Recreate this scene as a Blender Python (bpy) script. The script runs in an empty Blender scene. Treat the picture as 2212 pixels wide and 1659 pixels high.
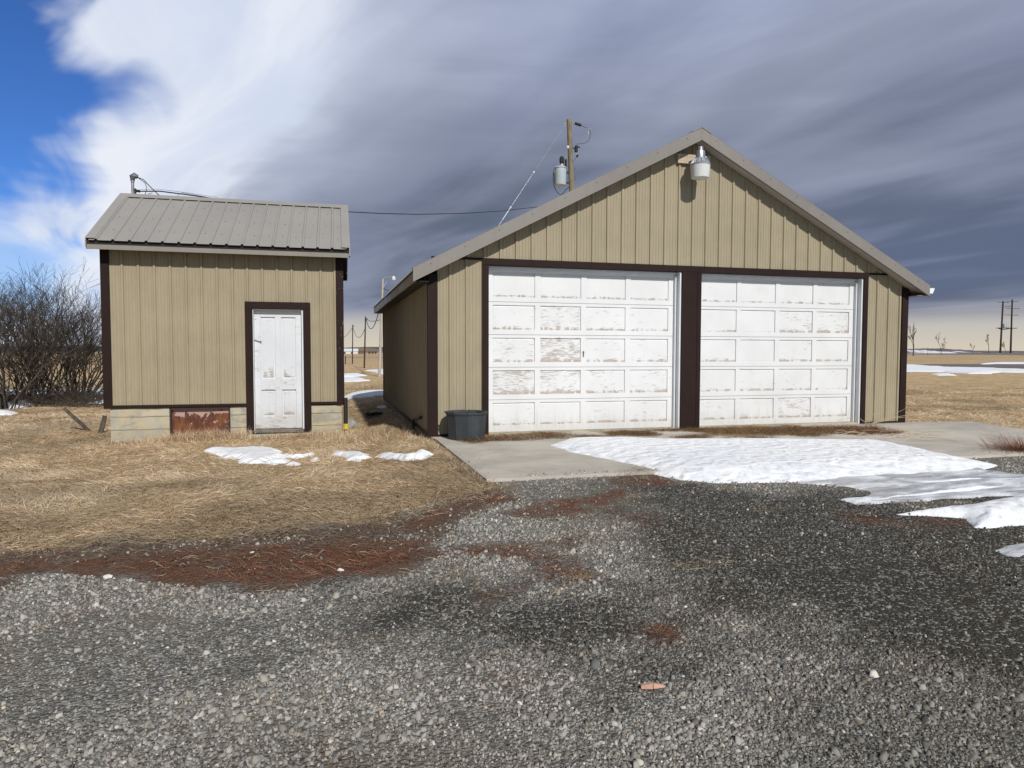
import bpy, bmesh, math, random
import numpy as np
from mathutils import Vector, Matrix
C = bpy.context.scene
col = C.collection
R = math.radians
rng = np.random.default_rng(7)
random.seed(5)

# ------------------------------------------------------------------ camera
F, YAW, PITCH, ROLL, CZ = 1478.36, 0.2646, 0.0472, 0.0021, 1.2038
def cam_axes():
    cy, sy = math.cos(YAW), math.sin(YAW)
    f = np.array([sy*math.cos(PITCH), cy*math.cos(PITCH), -math.sin(PITCH)])
    r = np.array([cy, -sy, 0.0]); u = np.cross(r, f)
    return r*math.cos(ROLL)+u*math.sin(ROLL), -r*math.sin(ROLL)+u*math.cos(ROLL), f
AR, AU, AF = cam_axes()
cam = bpy.data.cameras.new('camera'); co = bpy.data.objects.new('camera', cam); col.objects.link(co)
co.matrix_world = Matrix(((AR[0], AU[0], -AF[0], 0), (AR[1], AU[1], -AF[1], 0), (AR[2], AU[2], -AF[2], CZ), (0, 0, 0, 1)))
cam.sensor_width = 36; cam.lens = F/2212*36; cam.clip_start = 0.05; cam.clip_end = 20000
C.camera = co
C.render.resolution_x, C.render.resolution_y = 1024, 768

# ------------------------------------------------------------------ light
SUN_EL, SUN_AZ = R(37), R(172)          # azimuth clockwise from +Y: behind the camera, a little to the right
sl = bpy.data.lights.new('sun', 'SUN'); sl.energy = 3.75; sl.angle = R(1.5); sl.color = (1.0, 0.955, 0.88)
so = bpy.data.objects.new('sun', sl); col.objects.link(so)
sd = Vector((math.sin(SUN_AZ)*math.cos(SUN_EL), math.cos(SUN_AZ)*math.cos(SUN_EL), math.sin(SUN_EL)))
so.rotation_euler = sd.to_track_quat('Z', 'Y').to_euler(); so.location = sd*60
vs = C.view_settings; vs.view_transform = 'Standard'; vs.look = 'None'; vs.exposure = 0; vs.gamma = 1; vs.use_curve_mapping = False

# ------------------------------------------------------------------ node helper
class N:
    def __init__(s, tree): s.t = tree; s.n = tree.nodes; s.l = tree.links
    def new(s, typ, **kw):
        n = s.n.new(typ)
        for k, v in kw.items(): setattr(n, k, v)
        return n
    def put(s, sock, v):
        if isinstance(v, bpy.types.NodeSocket): s.l.new(v, sock)
        elif v is not None:
            if hasattr(sock.default_value, '__len__') and not hasattr(v, '__len__'): v = (v,)*len(sock.default_value)
            if hasattr(v, '__len__') and len(v) == 3 and len(sock.default_value) == 4: v = (*v, 1)
            sock.default_value = v
    def m(s, op, a, b=None, c=None, clamp=False):
        n = s.new('ShaderNodeMath', operation=op, use_clamp=clamp)
        for i, v in enumerate((a, b, c)):
            if v is not None: s.put(n.inputs[i], v)
        return n.outputs[0]
    def vm(s, op, a, b=None):
        n = s.new('ShaderNodeVectorMath', operation=op); s.put(n.inputs[0], a)
        if b is not None: s.put(n.inputs[1], b)
        return n.outputs[0]
    def mix(s, f, a, b, typ='MIX'):
        n = s.new('ShaderNodeMix', data_type='RGBA', blend_type=typ)
        s.put(n.inputs[0], f); s.put(n.inputs[6], a); s.put(n.inputs[7], b); return n.outputs[2]
    def ss(s, x, a, b, lo=0.0, hi=1.0):
        n = s.new('ShaderNodeMapRange', interpolation_type='SMOOTHSTEP')
        s.put(n.inputs[0], x)
        if a > b: a, b, lo, hi = b, a, hi, lo
        for i, v in zip((1, 2, 3, 4), (a, b, lo, hi)): n.inputs[i].default_value = v
        return n.outputs[0]
    def noise(s, vec, scale, detail=4, rough=.55, dist=0, color=False):
        n = s.new('ShaderNodeTexNoise'); s.put(n.inputs['Vector'], vec)
        n.inputs['Scale'].default_value = scale; n.inputs['Detail'].default_value = detail
        n.inputs['Roughness'].default_value = rough; n.inputs['Distortion'].default_value = dist
        return n.outputs['Color' if color else 'Fac']
    def vor(s, vec, scale, out='Distance', feature='F1', rand=1):
        n = s.new('ShaderNodeTexVoronoi', feature=feature); s.put(n.inputs['Vector'], vec)
        n.inputs['Scale'].default_value = scale; n.inputs['Randomness'].default_value = rand
        return n.outputs[out]
    def xyz(s, x, y, z):
        n = s.new('ShaderNodeCombineXYZ')
        for i, v in enumerate((x, y, z)): s.put(n.inputs[i], v)
        return n.outputs[0]
    def sep(s, v):
        n = s.new('ShaderNodeSeparateXYZ'); s.put(n.inputs[0], v); return n.outputs
    def attr(s, name, out='Fac'):
        n = s.new('ShaderNodeAttribute'); n.attribute_name = name; return n.outputs[out]
    def coord(s, which='Object'): return s.new('ShaderNodeTexCoord').outputs[which]
    def ramp(s, f, stops):
        n = s.new('ShaderNodeValToRGB'); s.put(n.inputs[0], f); e = n.color_ramp.elements
        while len(e) < len(stops): e.new(0.5)
        for q, (p, c) in zip(e, stops): q.position = p; q.color = (*c, 1)
        return n.outputs[0]

# ------------------------------------------------------------------ sky (world)
W = bpy.data.worlds.new('World'); C.world = W; W.use_nodes = True
w = N(W.node_tree); w.n.clear()
sky = w.new('ShaderNodeTexSky', sky_type='NISHITA'); sky.sun_disc = False; sky.sun_elevation = SUN_EL; sky.sun_rotation = SUN_AZ
sky.altitude = 1000; sky.air_density = 1.0; sky.dust_density = 0.3; sky.ozone_density = 2.5
d = w.vm('NORMALIZE', w.coord('Generated')); dx, dy, dz = w.sep(d)[:3]
az = w.m('ARCTAN2', dx, dy); el = w.m('ARCSINE', dz)
zz = w.m('ADD', w.m('MAXIMUM', dz, 0.0), 0.13)
pu, pv = w.m('DIVIDE', dx, zz), w.m('DIVIDE', dy, zz)
ca, sa = math.cos(-.30), math.sin(-.30)            # the cloud deck is drawn out into long streaks
qu = w.m('ADD', w.m('MULTIPLY', pu, sa), w.m('MULTIPLY', pv, ca)); qv = w.m('SUBTRACT', w.m('MULTIPLY', pu, ca), w.m('MULTIPLY', pv, sa))
deck = w.xyz(w.m('MULTIPLY', qu, 0.55), w.m('MULTIPLY', qv, 1.5), 0.3)
n1 = w.noise(deck, 0.75, 3, .5, .5); n2 = w.noise(w.vm('ADD', deck, (7, 3, 1)), 1.7, 4, .46, 1.1); n3 = w.noise(w.vm('ADD', deck, (17, 9, 4)), 0.45, 3, .45, .3)
soft = w.noise(w.xyz(w.m('MULTIPLY', az, 1.0), w.m('MULTIPLY', el, 2.2), 3.0), 2.6, 5, .5, .6)
band = w.noise(w.xyz(az, w.m('MULTIPLY', el, 6.0), 8.0), 1.6, 5, .5, .35)
w1 = w.m('SUBTRACT', n2, .5); w2 = w.m('SUBTRACT', soft, .5)
def gray(v): return tuple(c*10 for c in v)
# thick grey deck
g_hi, g_mid, g_lo = gray((.43, .48, .61)), gray((.25, .282, .385)), gray((.122, .150, .220))
lum = w.m('ADD', w.m('MULTIPLY', w.m('SUBTRACT', n1, .5), 1.5), w.m('MULTIPLY', w1, .55))
lum = w.m('ADD', lum, w.m('MULTIPLY', w.m('SUBTRACT', band, .5), .9))
lum = w.m('ADD', lum, w.ss(el, .06, .50, -.28, .34))
lum = w.m('ADD', lum, w.ss(az, -.10, .30, .22, .0))
deckcol = w.mix(w.ss(lum, -.45, .05), g_lo, g_mid); deckcol = w.mix(w.ss(lum, -.02, .62), deckcol, g_hi)
deckcol = w.mix(w.ss(n3, .4, .65), deckcol, w.mix(1.0, deckcol, (.97, .99, 1.07), 'MULTIPLY'))
# bright cloud edge to the left
s_ = w.m('SUBTRACT', az, w.m('MULTIPLY_ADD', w.m('MINIMUM', el, .55), .57, -.245))
s_ = w.m('ADD', s_, w.m('ADD', w.m('MULTIPLY', w1, .20), w.m('MULTIPLY', w2, .30)))
white = w.mix(w.ss(w.noise(deck, 1.3, 5, .55, .8), .38, .68), gray((.64, .71, .86)), gray((.82, .86, .94)))
c_ = w.mix(w.ss(s_, -.07, .10), white, deckcol)
# blue holes
blue = w.vm('MULTIPLY', w.mix(1.0, sky.outputs[0], (.34, .60, 1.05), 'MULTIPLY'), (1.0, 1.0, 1.0))
def hole(ca_, ce_, ra, re, k, soft_=.55):
    a = w.m('DIVIDE', w.m('SUBTRACT', az, ca_), ra); e = w.m('DIVIDE', w.m('SUBTRACT', el, ce_), re)
    r_ = w.m('SQRT', w.m('ADD', w.m('MULTIPLY', a, a), w.m('MULTIPLY', e, e)))
    r_ = w.m('ADD', r_, w.m('ADD', w.m('MULTIPLY', w1, 1.9), w.m('MULTIPLY', w2, 2.4)))
    return w.m('MULTIPLY', w.ss(r_, 1.0+soft_*.5, 1.0-soft_*.5), k)
c_ = w.mix(hole(-.395, .305, .125, .110, 1.0, .70), c_, blue)
c_ = w.mix(hole(-.40, .175, .075, .030, .5, 1.2), c_, blue)
c_ = w.mix(hole(-.39, .085, .075, .040, .75, 1.2), c_, w.mix(.35, blue, gray((.35, .62, .95))))
# clear cream strip under the deck's far edge
e2 = w.m('ADD', el, w.m('ADD', w.m('MULTIPLY', w.m('SUBTRACT', band, .5), .030), w.m('MULTIPLY', w2, .012)))
cream = w.mix(w.ss(e2, .0, .05), gray((.67, .595, .475)), gray((.53, .51, .49)))
right = w.ss(az, -.30, -.12)
c_ = w.mix(w.m('MULTIPLY', w.ss(e2, .066, .036), right), c_, cream)
c_ = w.mix(w.ss(az, -.50, -.75), c_, w.mix(n2, gray((.07, .085, .12)), gray((.14, .155, .20))))  # unseen sky at the far left, darkened to dim the garage side wall
c_ = w.mix(w.ss(el, .56, .85), c_, gray((.10, .115, .15)))  # unseen zenith darkened to cut ambient light on shaded faces
# unseen sky behind the camera: broken cloud, dimmed to cut fill light
back = w.ss(dy, .15, -.35)
c_ = w.mix(back, c_, w.mix(w.ss(n2, .42, .6), w.mix(1.0, sky.outputs[0], (.8, .9, 1.0), 'MULTIPLY'), gray((.24, .25, .28))))
c_ = w.mix(w.ss(dx, -.42, -.72), c_, gray((.055, .065, .09)))      # unseen left sky made dark, added to dim the shaded garage wall
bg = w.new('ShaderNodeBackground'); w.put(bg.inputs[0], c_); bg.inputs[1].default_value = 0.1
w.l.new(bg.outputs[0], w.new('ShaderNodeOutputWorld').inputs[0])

# ------------------------------------------------------------------ pixel -> place helpers (pixels of a 2212 x 1659 frame)
def ray(px, py):
    v = AF*F + AR*(px-1106) - AU*(py-829.5); return v/np.linalg.norm(v)
def at(px, py, Y):
    v = ray(px, py); t = Y/v[1]; return Vector((v[0]*t, Y, CZ+v[2]*t))
def sst(a, b, x):
    t = np.clip((np.asarray(x, float)-a)/(b-a), 0, 1); return t*t*(3-2*t)
def vnoise(x, y, s, seed=0):
    x = np.asarray(x, float)*s; y = np.asarray(y, float)*s
    xi, yi = np.floor(x).astype(np.int64), np.floor(y).astype(np.int64); fx, fy = x-xi, y-yi
    fx, fy = fx*fx*(3-2*fx), fy*fy*(3-2*fy)
    def h(a, b):
        n = (a*374761393 + b*668265263 + seed*974634777) & 0xffffffff
        n = ((n ^ (n >> 13))*1274126177) & 0xffffffff
        return ((n ^ (n >> 16)) & 0xffff)/65535.0
    return (h(xi, yi)*(1-fx)+h(xi+1, yi)*fx)*(1-fy) + (h(xi, yi+1)*(1-fx)+h(xi+1, yi+1)*fx)*fy
def fbm(x, y, s, oct=4, seed=0):
    t = 0; a = .5; n = 0
    for i in range(oct):
        t = t + a*vnoise(x, y, s*2**i, seed+i*17); n += a; a *= .5
    return t/n
def gz0(x, y):
    x = np.asarray(x, float); y = np.asarray(y, float)
    L = sst(1.5, .1, x) if False else 1-sst(.1, 1.5, x)
    Yf = sst(5.5, 11, y)
    z = -.05 - (.16 + .025*np.clip(-x, 0, 6))*L*Yf - .04*np.clip(6.4-y, 0, 5)
    z = z - .25*sst(14, 40, y)*(1-.5*L*Yf) - .06*sst(9.8, 12, x)
    return z
def gz(x, y):
    return gz0(x, y) + .018*(fbm(x, y, .8, 3, 5)-.5) + (fbm(x, y, .02, 2, 9)-.5)*.5*sst(35, 120, np.hypot(x, y))
def G(px, py):
    v = ray(px, py); z = -.05
    for _ in range(25):
        t = (z-CZ)/v[2]; x, y = v[0]*t, v[1]*t; z = .5*z+.5*float(gz0(x, y))
    return (x, y)
def GP(pts, o=None, s=1.0):     # polygon of frame pixels (or of a zoomed crop) -> ground polygon
    out = []
    for a, b in pts:
        if o: a, b = (o[0]+a*s)/1.8228, (o[1]+b*s)/1.8228
        out.append(G(a, b))
    return np.array(out)
def sdf(poly, x, y):            # positive inside
    x = np.asarray(x, float); y = np.asarray(y, float)
    dmin = np.full(x.shape, 1e9); ins = np.zeros(x.shape, bool); n = len(poly)
    for i in range(n):
        ax, ay = poly[i]; bx, by = poly[(i+1) % n]; ex, ey = bx-ax, by-ay
        t = np.clip(((x-ax)*ex+(y-ay)*ey)/(ex*ex+ey*ey+1e-12), 0, 1)
        dmin = np.minimum(dmin, np.hypot(x-ax-t*ex, y-ay-t*ey))
        c1 = (ay > y) != (by > y)
        ins ^= c1 & (x < ex*(y-ay)/(ey+1e-12)+ax)
    return np.where(ins, dmin, -dmin)

# ------------------------------------------------------------------ object helpers
def tag(o, label=None, cat=None, group=None, kind=None):
    for k, v in (('label', label), ('category', cat), ('group', group), ('kind', kind)):
        if v: o[k] = v
    return o
def empty(name, loc, label, cat, group=None, rz=0):
    o = bpy.data.objects.new(name, None); col.objects.link(o); o.location = loc; o.rotation_euler.z = rz
    o.empty_display_size = .2
    return tag(o, label, cat, group)
class MB:
    def __init__(s): s.v = []; s.f = []; s.at = {}
    def face(s, pts):
        b = len(s.v); s.v += [tuple(p) for p in pts]; s.f.append(tuple(range(b, b+len(pts)))); return s
    def hexa(s, p):         # 8 corners: bottom 4 ccw, top 4 ccw
        b = len(s.v); s.v += [tuple(q) for q in p]
        for q in ((3, 2, 1, 0), (4, 5, 6, 7), (0, 1, 5, 4), (1, 2, 6, 5), (2, 3, 7, 6), (3, 0, 4, 7)): s.f.append(tuple(b+i for i in q))
        return s
    def box(s, x0, x1, y0, y1, z0, z1):
        return s.hexa([(x0, y0, z0), (x1, y0, z0), (x1, y1, z0), (x0, y1, z0), (x0, y0, z1), (x1, y0, z1), (x1, y1, z1), (x0, y1, z1)])
    def tube(s, pts, r, n=8, cap=True):
        pts = [Vector(p) for p in pts]; rs = r if hasattr(r, '__len__') else [r]*len(pts); rings = []
        up = Vector((0.13, .31, .94))
        for i, p in enumerate(pts):
            t = (pts[min(i+1, len(pts)-1)]-pts[max(i-1, 0)]).normalized()
            a = t.cross(up)
            if a.length < .05: a = t.cross(Vector((1, 0, 0)))
            a.normalize(); b2 = t.cross(a)
            b = len(s.v); rings.append(b)
            for k in range(n):
                q = 2*math.pi*k/n; s.v.append(tuple(p+a*(rs[i]*math.cos(q))+b2*(rs[i]*math.sin(q))))
        for i in range(len(rings)-1):
            for k in range(n): s.f.append((rings[i]+k, rings[i]+(k+1) % n, rings[i+1]+(k+1) % n, rings[i+1]+k))
        if cap: s.f.append(tuple(rings[0]+k for k in reversed(range(n)))); s.f.append(tuple(rings[-1]+k for k in range(n)))
        return s
    def lathe(s, prof, c, n=24, axis='z', cap=True, rot=0):
        rings = []
        for r, z in prof:
            b = len(s.v); rings.append(b)
            for k in range(n):
                q = 2*math.pi*k/n+rot; s.v.append((c[0]+r*math.cos(q), c[1]+r*math.sin(q), c[2]+z))
        for i in range(len(rings)-1):
            for k in range(n): s.f.append((rings[i]+k, rings[i]+(k+1) % n, rings[i+1]+(k+1) % n, rings[i+1]+k))
        if cap: s.f.append(tuple(rings[0]+k for k in reversed(range(n)))); s.f.append(tuple(rings[-1]+k for k in range(n)))
        return s
    def build(s, name, mat, parent=None, smooth=False, bevel=0, recalc=True):
        me = bpy.data.meshes.new(name); me.from_pydata(s.v, [], s.f)
        if recalc:
            bm = bmesh.new(); bm.from_mesh(me); bmesh.ops.recalc_face_normals(bm, faces=bm.faces); bm.to_mesh(me); bm.free()
        if mat: me.materials.append(mat)
        for k, vals in s.at.items():
            a = me.attributes.new(k, 'FLOAT', 'POINT'); a.data.foreach_set('value', np.array(vals, np.float32))
        o = bpy.data.objects.new(name, me); col.objects.link(o)
        if parent: o.parent = parent
        if smooth:
            me.polygons.foreach_set('use_smooth', [True]*len(me.polygons))
            me.set_sharp_from_angle(angle=R(38))
        if bevel:
            b = o.modifiers.new('bevel', 'BEVEL'); b.width = bevel; b.segments = 2; b.limit_method = 'ANGLE'; b.angle_limit = R(40)
            b.harden_normals = False
        return o
def fastmesh(name, V, loops, starts, totals, mat, colors=None, parent=None, smooth=False):
    me = bpy.data.meshes.new(name); me.vertices.add(len(V)); me.vertices.foreach_set('co', np.asarray(V, np.float32).ravel())
    me.loops.add(len(loops)); me.loops.foreach_set('vertex_index', np.asarray(loops, np.int32))
    me.polygons.add(len(starts)); me.polygons.foreach_set('loop_start', np.asarray(starts, np.int32))
    try: me.polygons.foreach_set('loop_total', np.asarray(totals, np.int32))
    except Exception: pass
    if smooth: me.polygons.foreach_set('use_smooth', np.ones(len(starts), bool))
    me.update(calc_edges=True); me.validate()
    if mat: me.materials.append(mat)
    if colors is not None:
        a = me.color_attributes.new('Col', 'FLOAT_COLOR', 'POINT')
        c4 = np.ones((len(V), 4), np.float32); c4[:, :3] = colors; a.data.foreach_set('color', c4.ravel())
    o = bpy.data.objects.new(name, me); col.objects.link(o)
    if parent: o.parent = parent
    return o
def segs_mesh(name, S, mat, n=4, parent=None, colors=None):   # S: array of (p0,p1,r0,r1) thin branches
    S = np.asarray(S, float); p0, p1, r0, r1 = S[:, 0:3], S[:, 3:6], S[:, 6], S[:, 7]
    t = p1-p0; L = np.linalg.norm(t, axis=1, keepdims=True); t = t/np.maximum(L, 1e-9)
    up = np.tile([.31, .17, .93], (len(S), 1)); a = np.cross(t, up); a /= np.maximum(np.linalg.norm(a, axis=1, keepdims=True), 1e-6); b = np.cross(t, a)
    V = np.empty((len(S), 2*n, 3))
    for k in range(n):
        q = 2*math.pi*k/n; o = a*math.cos(q)+b*math.sin(q)
        V[:, k] = p0-t*(r0[:, None]*.3)+o*r0[:, None]; V[:, n+k] = p1+o*r1[:, None]
    base = (np.arange(len(S))*2*n)[:, None, None]
    q = np.array([[k, (k+1) % n, n+(k+1) % n, n+k] for k in range(n)])[None]
    loops = (base+q).reshape(-1); starts = np.arange(len(S)*n)*4
    return fastmesh(name, V.reshape(-1, 3), loops, starts, np.full(len(starts), 4), mat, None, parent, True)

# ------------------------------------------------------------------ materials
def mat(name):
    m = bpy.data.materials.new(name); m.use_nodes = True; t = N(m.node_tree); b = t.n['Principled BSDF']; return m, t, b
def bump(t, b, h, dist, strength=1.0):
    n = t.new('ShaderNodeBump'); n.inputs['Strength'].default_value = strength; n.inputs['Distance'].default_value = dist
    t.put(n.inputs['Height'], h); t.l.new(n.outputs[0], b.inputs['Normal'])
def paint(name, c, rough=.5, var=.12, scale=3.0, spec=.4, metallic=0, dirt=None, bmp=.0006):
    m, t, b = mat(name); o = t.coord('Object')
    n = t.noise(o, scale, 5, .6); n2 = t.noise(t.vm('MULTIPLY', o, (9, 9, 1.2)), 2.2, 4, .6)
    f = t.m('ADD', t.m('MULTIPLY', n, .6), t.m('MULTIPLY', n2, .4))
    c1 = tuple(x*(1-var) for x in c); c2 = tuple(min(1, x*(1+var)) for x in c)
    cc = t.mix(t.ss(f, .3, .7), c1, c2)
    if dirt:
        z = t.sep(o)[2]; dm = t.m('MULTIPLY', t.ss(t.m('ADD', z, t.m('MULTIPLY', n, .25)), dirt[1]+.45, dirt[1]), .55)
        cc = t.mix(dm, cc, dirt[0])
    t.put(b.inputs['Base Color'], cc); t.put(b.inputs['Roughness'], t.ss(n, .2, .8, rough-.08, rough+.1))
    b.inputs['Specular IOR Level'].default_value = spec; b.inputs['Metallic'].default_value = metallic
    if bmp: bump(t, b, t.noise(o, 22, 3), bmp)
    return m
TAN = paint('tan_metal', (.335, .290, .202), .62, .09, 1.5, .2, dirt=((.19, .155, .115), -.20), bmp=.0012)
BROWN = paint('brown_metal', (.022, .012, .0105), .6, .18, 3, .15)
ROOF = paint('roof_metal', (.222, .204, .184), .42, .07, 1.2, .5, bmp=.0012)
ROOFS = paint('shed_roof_metal', (.315, .302, .282), .42, .06, 1.2, .5, bmp=.0012)
GREY_TRIM = paint('grey_trim', (.235, .215, .19), .45, .07, 2, .45)
SOFF = paint('soffit_metal', (.44, .41, .37), .5, .06, 3)  # lightened beyond the grey trim to stand in for ground bounce
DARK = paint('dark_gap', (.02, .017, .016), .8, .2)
WHITE = paint('white_trim', (.66, .69, .72), .5, .06, 4)
GALV = paint('galvanised', (.50, .52, .54), .35, .15, 8, .5, .7)
LENS = paint('lamp_lens', (.62, .64, .63), .35, .04, 5)
WIRE = paint('black_wire', (.02, .02, .022), .6, .1)
RUBBER = paint('tub_rubber', (.040, .047, .054), .55, .25, 5, .4)
YELLOW = paint('yellow_plastic', (.58, .44, .06), .6, .3, 14)
TRANS = paint('transformer_paint', (.42, .50, .54), .35, .06, 4, .5)
POLEW = paint('pale_pole', (.42, .38, .33), .8, .15, 6)
DPOLE = paint('dark_pole', (.045, .028, .022), .85, .2, 6)
BARK = paint('shrub_bark', (.066, .053, .043), .9, .35, 6)
FARBARK = paint('far_bark', (.13, .10, .08), .9, .2, 6)
ROCKM = paint('rock_grey', (.30, .30, .29), .85, .2, 14, bmp=.01)
COPPER = paint('rusty_mast', (.32, .32, .32), .4, .2, 20, .5, .6)
def wood(name, c1, c2, sc=(30, 30, 1.2)):
    m, t, b = mat(name); o = t.coord('Object'); n = t.noise(t.vm('MULTIPLY', o, sc), 1.5, 6, .65, .4)
    k = t.noise(o, 4, 3)
    t.put(b.inputs['Base Color'], t.mix(t.ss(t.m('ADD', t.m('MULTIPLY', n, .75), t.m('MULTIPLY', k, .25)), .35, .65), c1, c2)); b.inputs['Roughness'].default_value = .85
    bump(t, b, n, .004); return m
POLE = wood('pole_wood', (.13, .10, .055), (.30, .25, .15))
BOARD = wood('board_wood', (.42, .34, .25), (.58, .49, .38), (2, 20, 20))
OLDWOOD = wood('weathered_wood', (.10, .085, .07), (.22, .19, .16), (8, 8, 8)); DARKWOOD = wood('dark_board', (.04, .032, .025), (.11, .09, .07), (8, 8, 8))
def concrete(name, c, yellow=0, lines=False):
    m, t, b = mat(name); o = t.coord('Object'); x, y, z = t.sep(o)[:3]
    n = t.noise(o, 1.3, 6, .62); n2 = t.noise(o, 45, 3, .7); n3 = t.noise(t.vm('ADD', o, (3, 8, 2)), 5, 5, .65)
    cc = t.mix(t.ss(n, .3, .7), tuple(q*.80 for q in c), tuple(min(1, q*1.10) for q in c))
    cc = t.mix(t.m('MULTIPLY', t.ss(n2, .55, .72), .28), cc, tuple(q*.55 for q in c))
    cc = t.mix(t.m('MULTIPLY', t.ss(n2, .42, .3), .3), cc, tuple(min(1, q*1.35) for q in c))
    if not lines:
        s9 = t.noise(t.vm('ADD', o, (9, 4, 0)), .9, 6, .7, .6); cc = t.mix(t.m('MULTIPLY', t.ss(s9, .50, .68), .35), cc, tuple(q*.55 for q in c)); cc = t.mix(t.m('MULTIPLY', t.ss(t.noise(o, 150, 2), .55, .7), .35), cc, tuple(q*.5 for q in c))
    if yellow: cc = t.mix(t.m('MULTIPLY', t.ss(n3, .38, .62), yellow), cc, (.56, .46, .24))
    h = t.m('ADD', t.m('MULTIPLY', n2, .35), t.m('MULTIPLY', n3, .9))
    if lines:       # the marks the form boards left, and damp along the bottom
        wob = t.m('MULTIPLY', t.m('SUBTRACT', t.noise(t.vm('MULTIPLY', o, (1, 1, .2)), 3, 3), .5), .03)
        fr = t.m('FRACT', t.m('DIVIDE', t.m('ADD', t.m('ADD', z, .6), wob), .21)); ln = t.m('MULTIPLY', t.ss(t.m('ABSOLUTE', t.m('SUBTRACT', fr, .5)), .035, .008), t.ss(n, .35, .55, .35, 1))
        cc = t.mix(t.m('MULTIPLY', ln, .7), cc, (.13, .12, .10)); h = t.m('SUBTRACT', h, t.m('MULTIPLY', ln, .9))
        cc = t.mix(t.m('MULTIPLY', t.ss(t.m('ADD', z, t.m('MULTIPLY', n3, .25)), -.02, -.18), .4), cc, (.24, .235, .21))
        cc = t.mix(t.m('MULTIPLY', t.ss(n3, .62, .7), .6), cc, (.62, .57, .47))
        st9 = t.noise(t.vm('ADD', t.vm('MULTIPLY', o, (1, 1, 1.6)), (4, 1, 7)), 2.6, 6, .7, .8); cc = t.mix(t.m('MULTIPLY', t.ss(st9, .50, .62), .5), cc, (.22, .21, .18)); cc = t.mix(t.m('MULTIPLY', t.ss(t.m('ADD', t.m('MULTIPLY', st9, .5), z), .20, .12), .25), cc, (.30, .27, .2))
    t.put(b.inputs['Base Color'], cc); b.inputs['Roughness'].default_value = .9; b.inputs['Specular IOR Level'].default_value = .25
    bump(t, b, h, .012 if lines else .006); return m
PADM = concrete('pad_concrete', (.52, .485, .425)); FOUND = concrete('foundation_concrete', (.42, .40, .345), .5, True)

def peel_mat(name, tint, worn):
    m, t, b = mat(name); o = t.coord('Object'); x, y, z = t.sep(o)[:3]
    pe = t.attr('peel'); pv_ = t.attr('pv')
    st = t.noise(t.xyz(t.m('MULTIPLY', x, 9), y, t.m('MULTIPLY', z, 78)), 1.0, 6, .68, .35)
    big = t.noise(t.xyz(t.m('MULTIPLY', x, 3.2), y, t.m('MULTIPLY', z, 6)), 1.0, 3, .6, .5)
    fine = t.noise(t.xyz(t.m('MULTIPLY', x, 26), y, t.m('MULTIPLY', z, 150)), 1.0, 4, .7)
    edge = t.noise(t.xyz(t.m('MULTIPLY', x, 9), 4.0, t.m('MULTIPLY', z, 3)), 1.0, 5, .7)
    v = t.m('ADD', t.m('MULTIPLY', st, .66), t.m('MULTIPLY', big, .26))
    v = t.m('ADD', v, t.m('MULTIPLY', fine, .06)); v = t.m('ADD', v, t.m('MULTIPLY', pe, .135))
    low = t.m('MULTIPLY', t.ss(pv_, .17, .0), t.ss(edge, .42, .56, 0, .24)); v = t.m('ADD', v, t.m('MULTIPLY', low, t.ss(pe, .02, .25)))
    mk = t.ss(v, .648, .668); rim = t.m('MULTIPLY', t.ss(v, .615, .648), .55)
    base = t.mix(t.ss(t.noise(o, 2.2, 4), .3, .7), tuple(q*.93 for q in tint), tint)
    base = t.mix(t.m('MULTIPLY', t.ss(fine, .55, .75), .10), base, (.55, .53, .50))
    dr_ = t.noise(t.xyz(t.m('MULTIPLY', x, 14), y, t.m('MULTIPLY', z, 1.2)), 1.0, 4, .6); base = t.mix(t.m('MULTIPLY', t.ss(t.m('ADD', t.m('MULTIPLY', dr_, .6), t.m('MULTIPLY', t.noise(o, 1.7, 4), .4)), .52, .70), .07), base, (.50, .48, .44))
    base = t.mix(t.m('MULTIPLY', t.ss(t.m('SUBTRACT', z, t.m('MULTIPLY', dr_, .5)), .05, -.25), .35), base, (.42, .38, .32))
    under = t.mix(t.ss(t.noise(t.vm('MULTIPLY', o, (5, 5, 50)), 1.7, 3), .35, .65), worn, (.50, .47, .43))
    cc = t.mix(rim, base, (.62, .60, .57)); cc = t.mix(t.m('MULTIPLY', mk, .8), cc, under)
    t.put(b.inputs['Base Color'], cc); t.put(b.inputs['Roughness'], t.ss(mk, 0, 1, .5, .85))
    bump(t, b, t.m('SUBTRACT', 1.0, mk), .002, .8); return m
DOORP = peel_mat('peeling_white_paint', (.74, .75, .76), (.38, .27, .215)); SHEDP = peel_mat('old_door_paint', (.66, .69, .73), (.28, .23, .19))

m, t, b = mat('rusty_steel'); RUST = m; o = t.coord('Object'); z = t.sep(o)[2]
n = t.noise(o, 5, 6, .65, .5); n2 = t.noise(t.vm('MULTIPLY', o, (14, 14, 3)), 2, 5, .7)
cc = t.ramp(t.m('ADD', t.m('MULTIPLY', n, .5), t.m('MULTIPLY', n2, .5)), [(.3, (.035, .016, .012)), (.47, (.10, .032, .016)), (.6, (.20, .075, .028)), (.75, (.12, .07, .05))])
pk = t.m('MULTIPLY', t.ss(t.m('ADD', t.noise(t.vm('ADD', o, (1.7, 0, .4)), 5.5, 5, .7, .4), t.m('MULTIPLY', z, .60)), .585, .615), 1.0)
cc = t.mix(pk, cc, (.40, .27, .25))
cc = t.mix(t.m('MULTIPLY', t.ss(t.m('ADD', z, t.m('MULTIPLY', n, .2)), .06, -.2), .55), cc, (.22, .18, .15))
t.put(b.inputs['Base Color'], cc); b.inputs['Roughness'].default_value = .8; bump(t, b, n2, .006)

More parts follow.
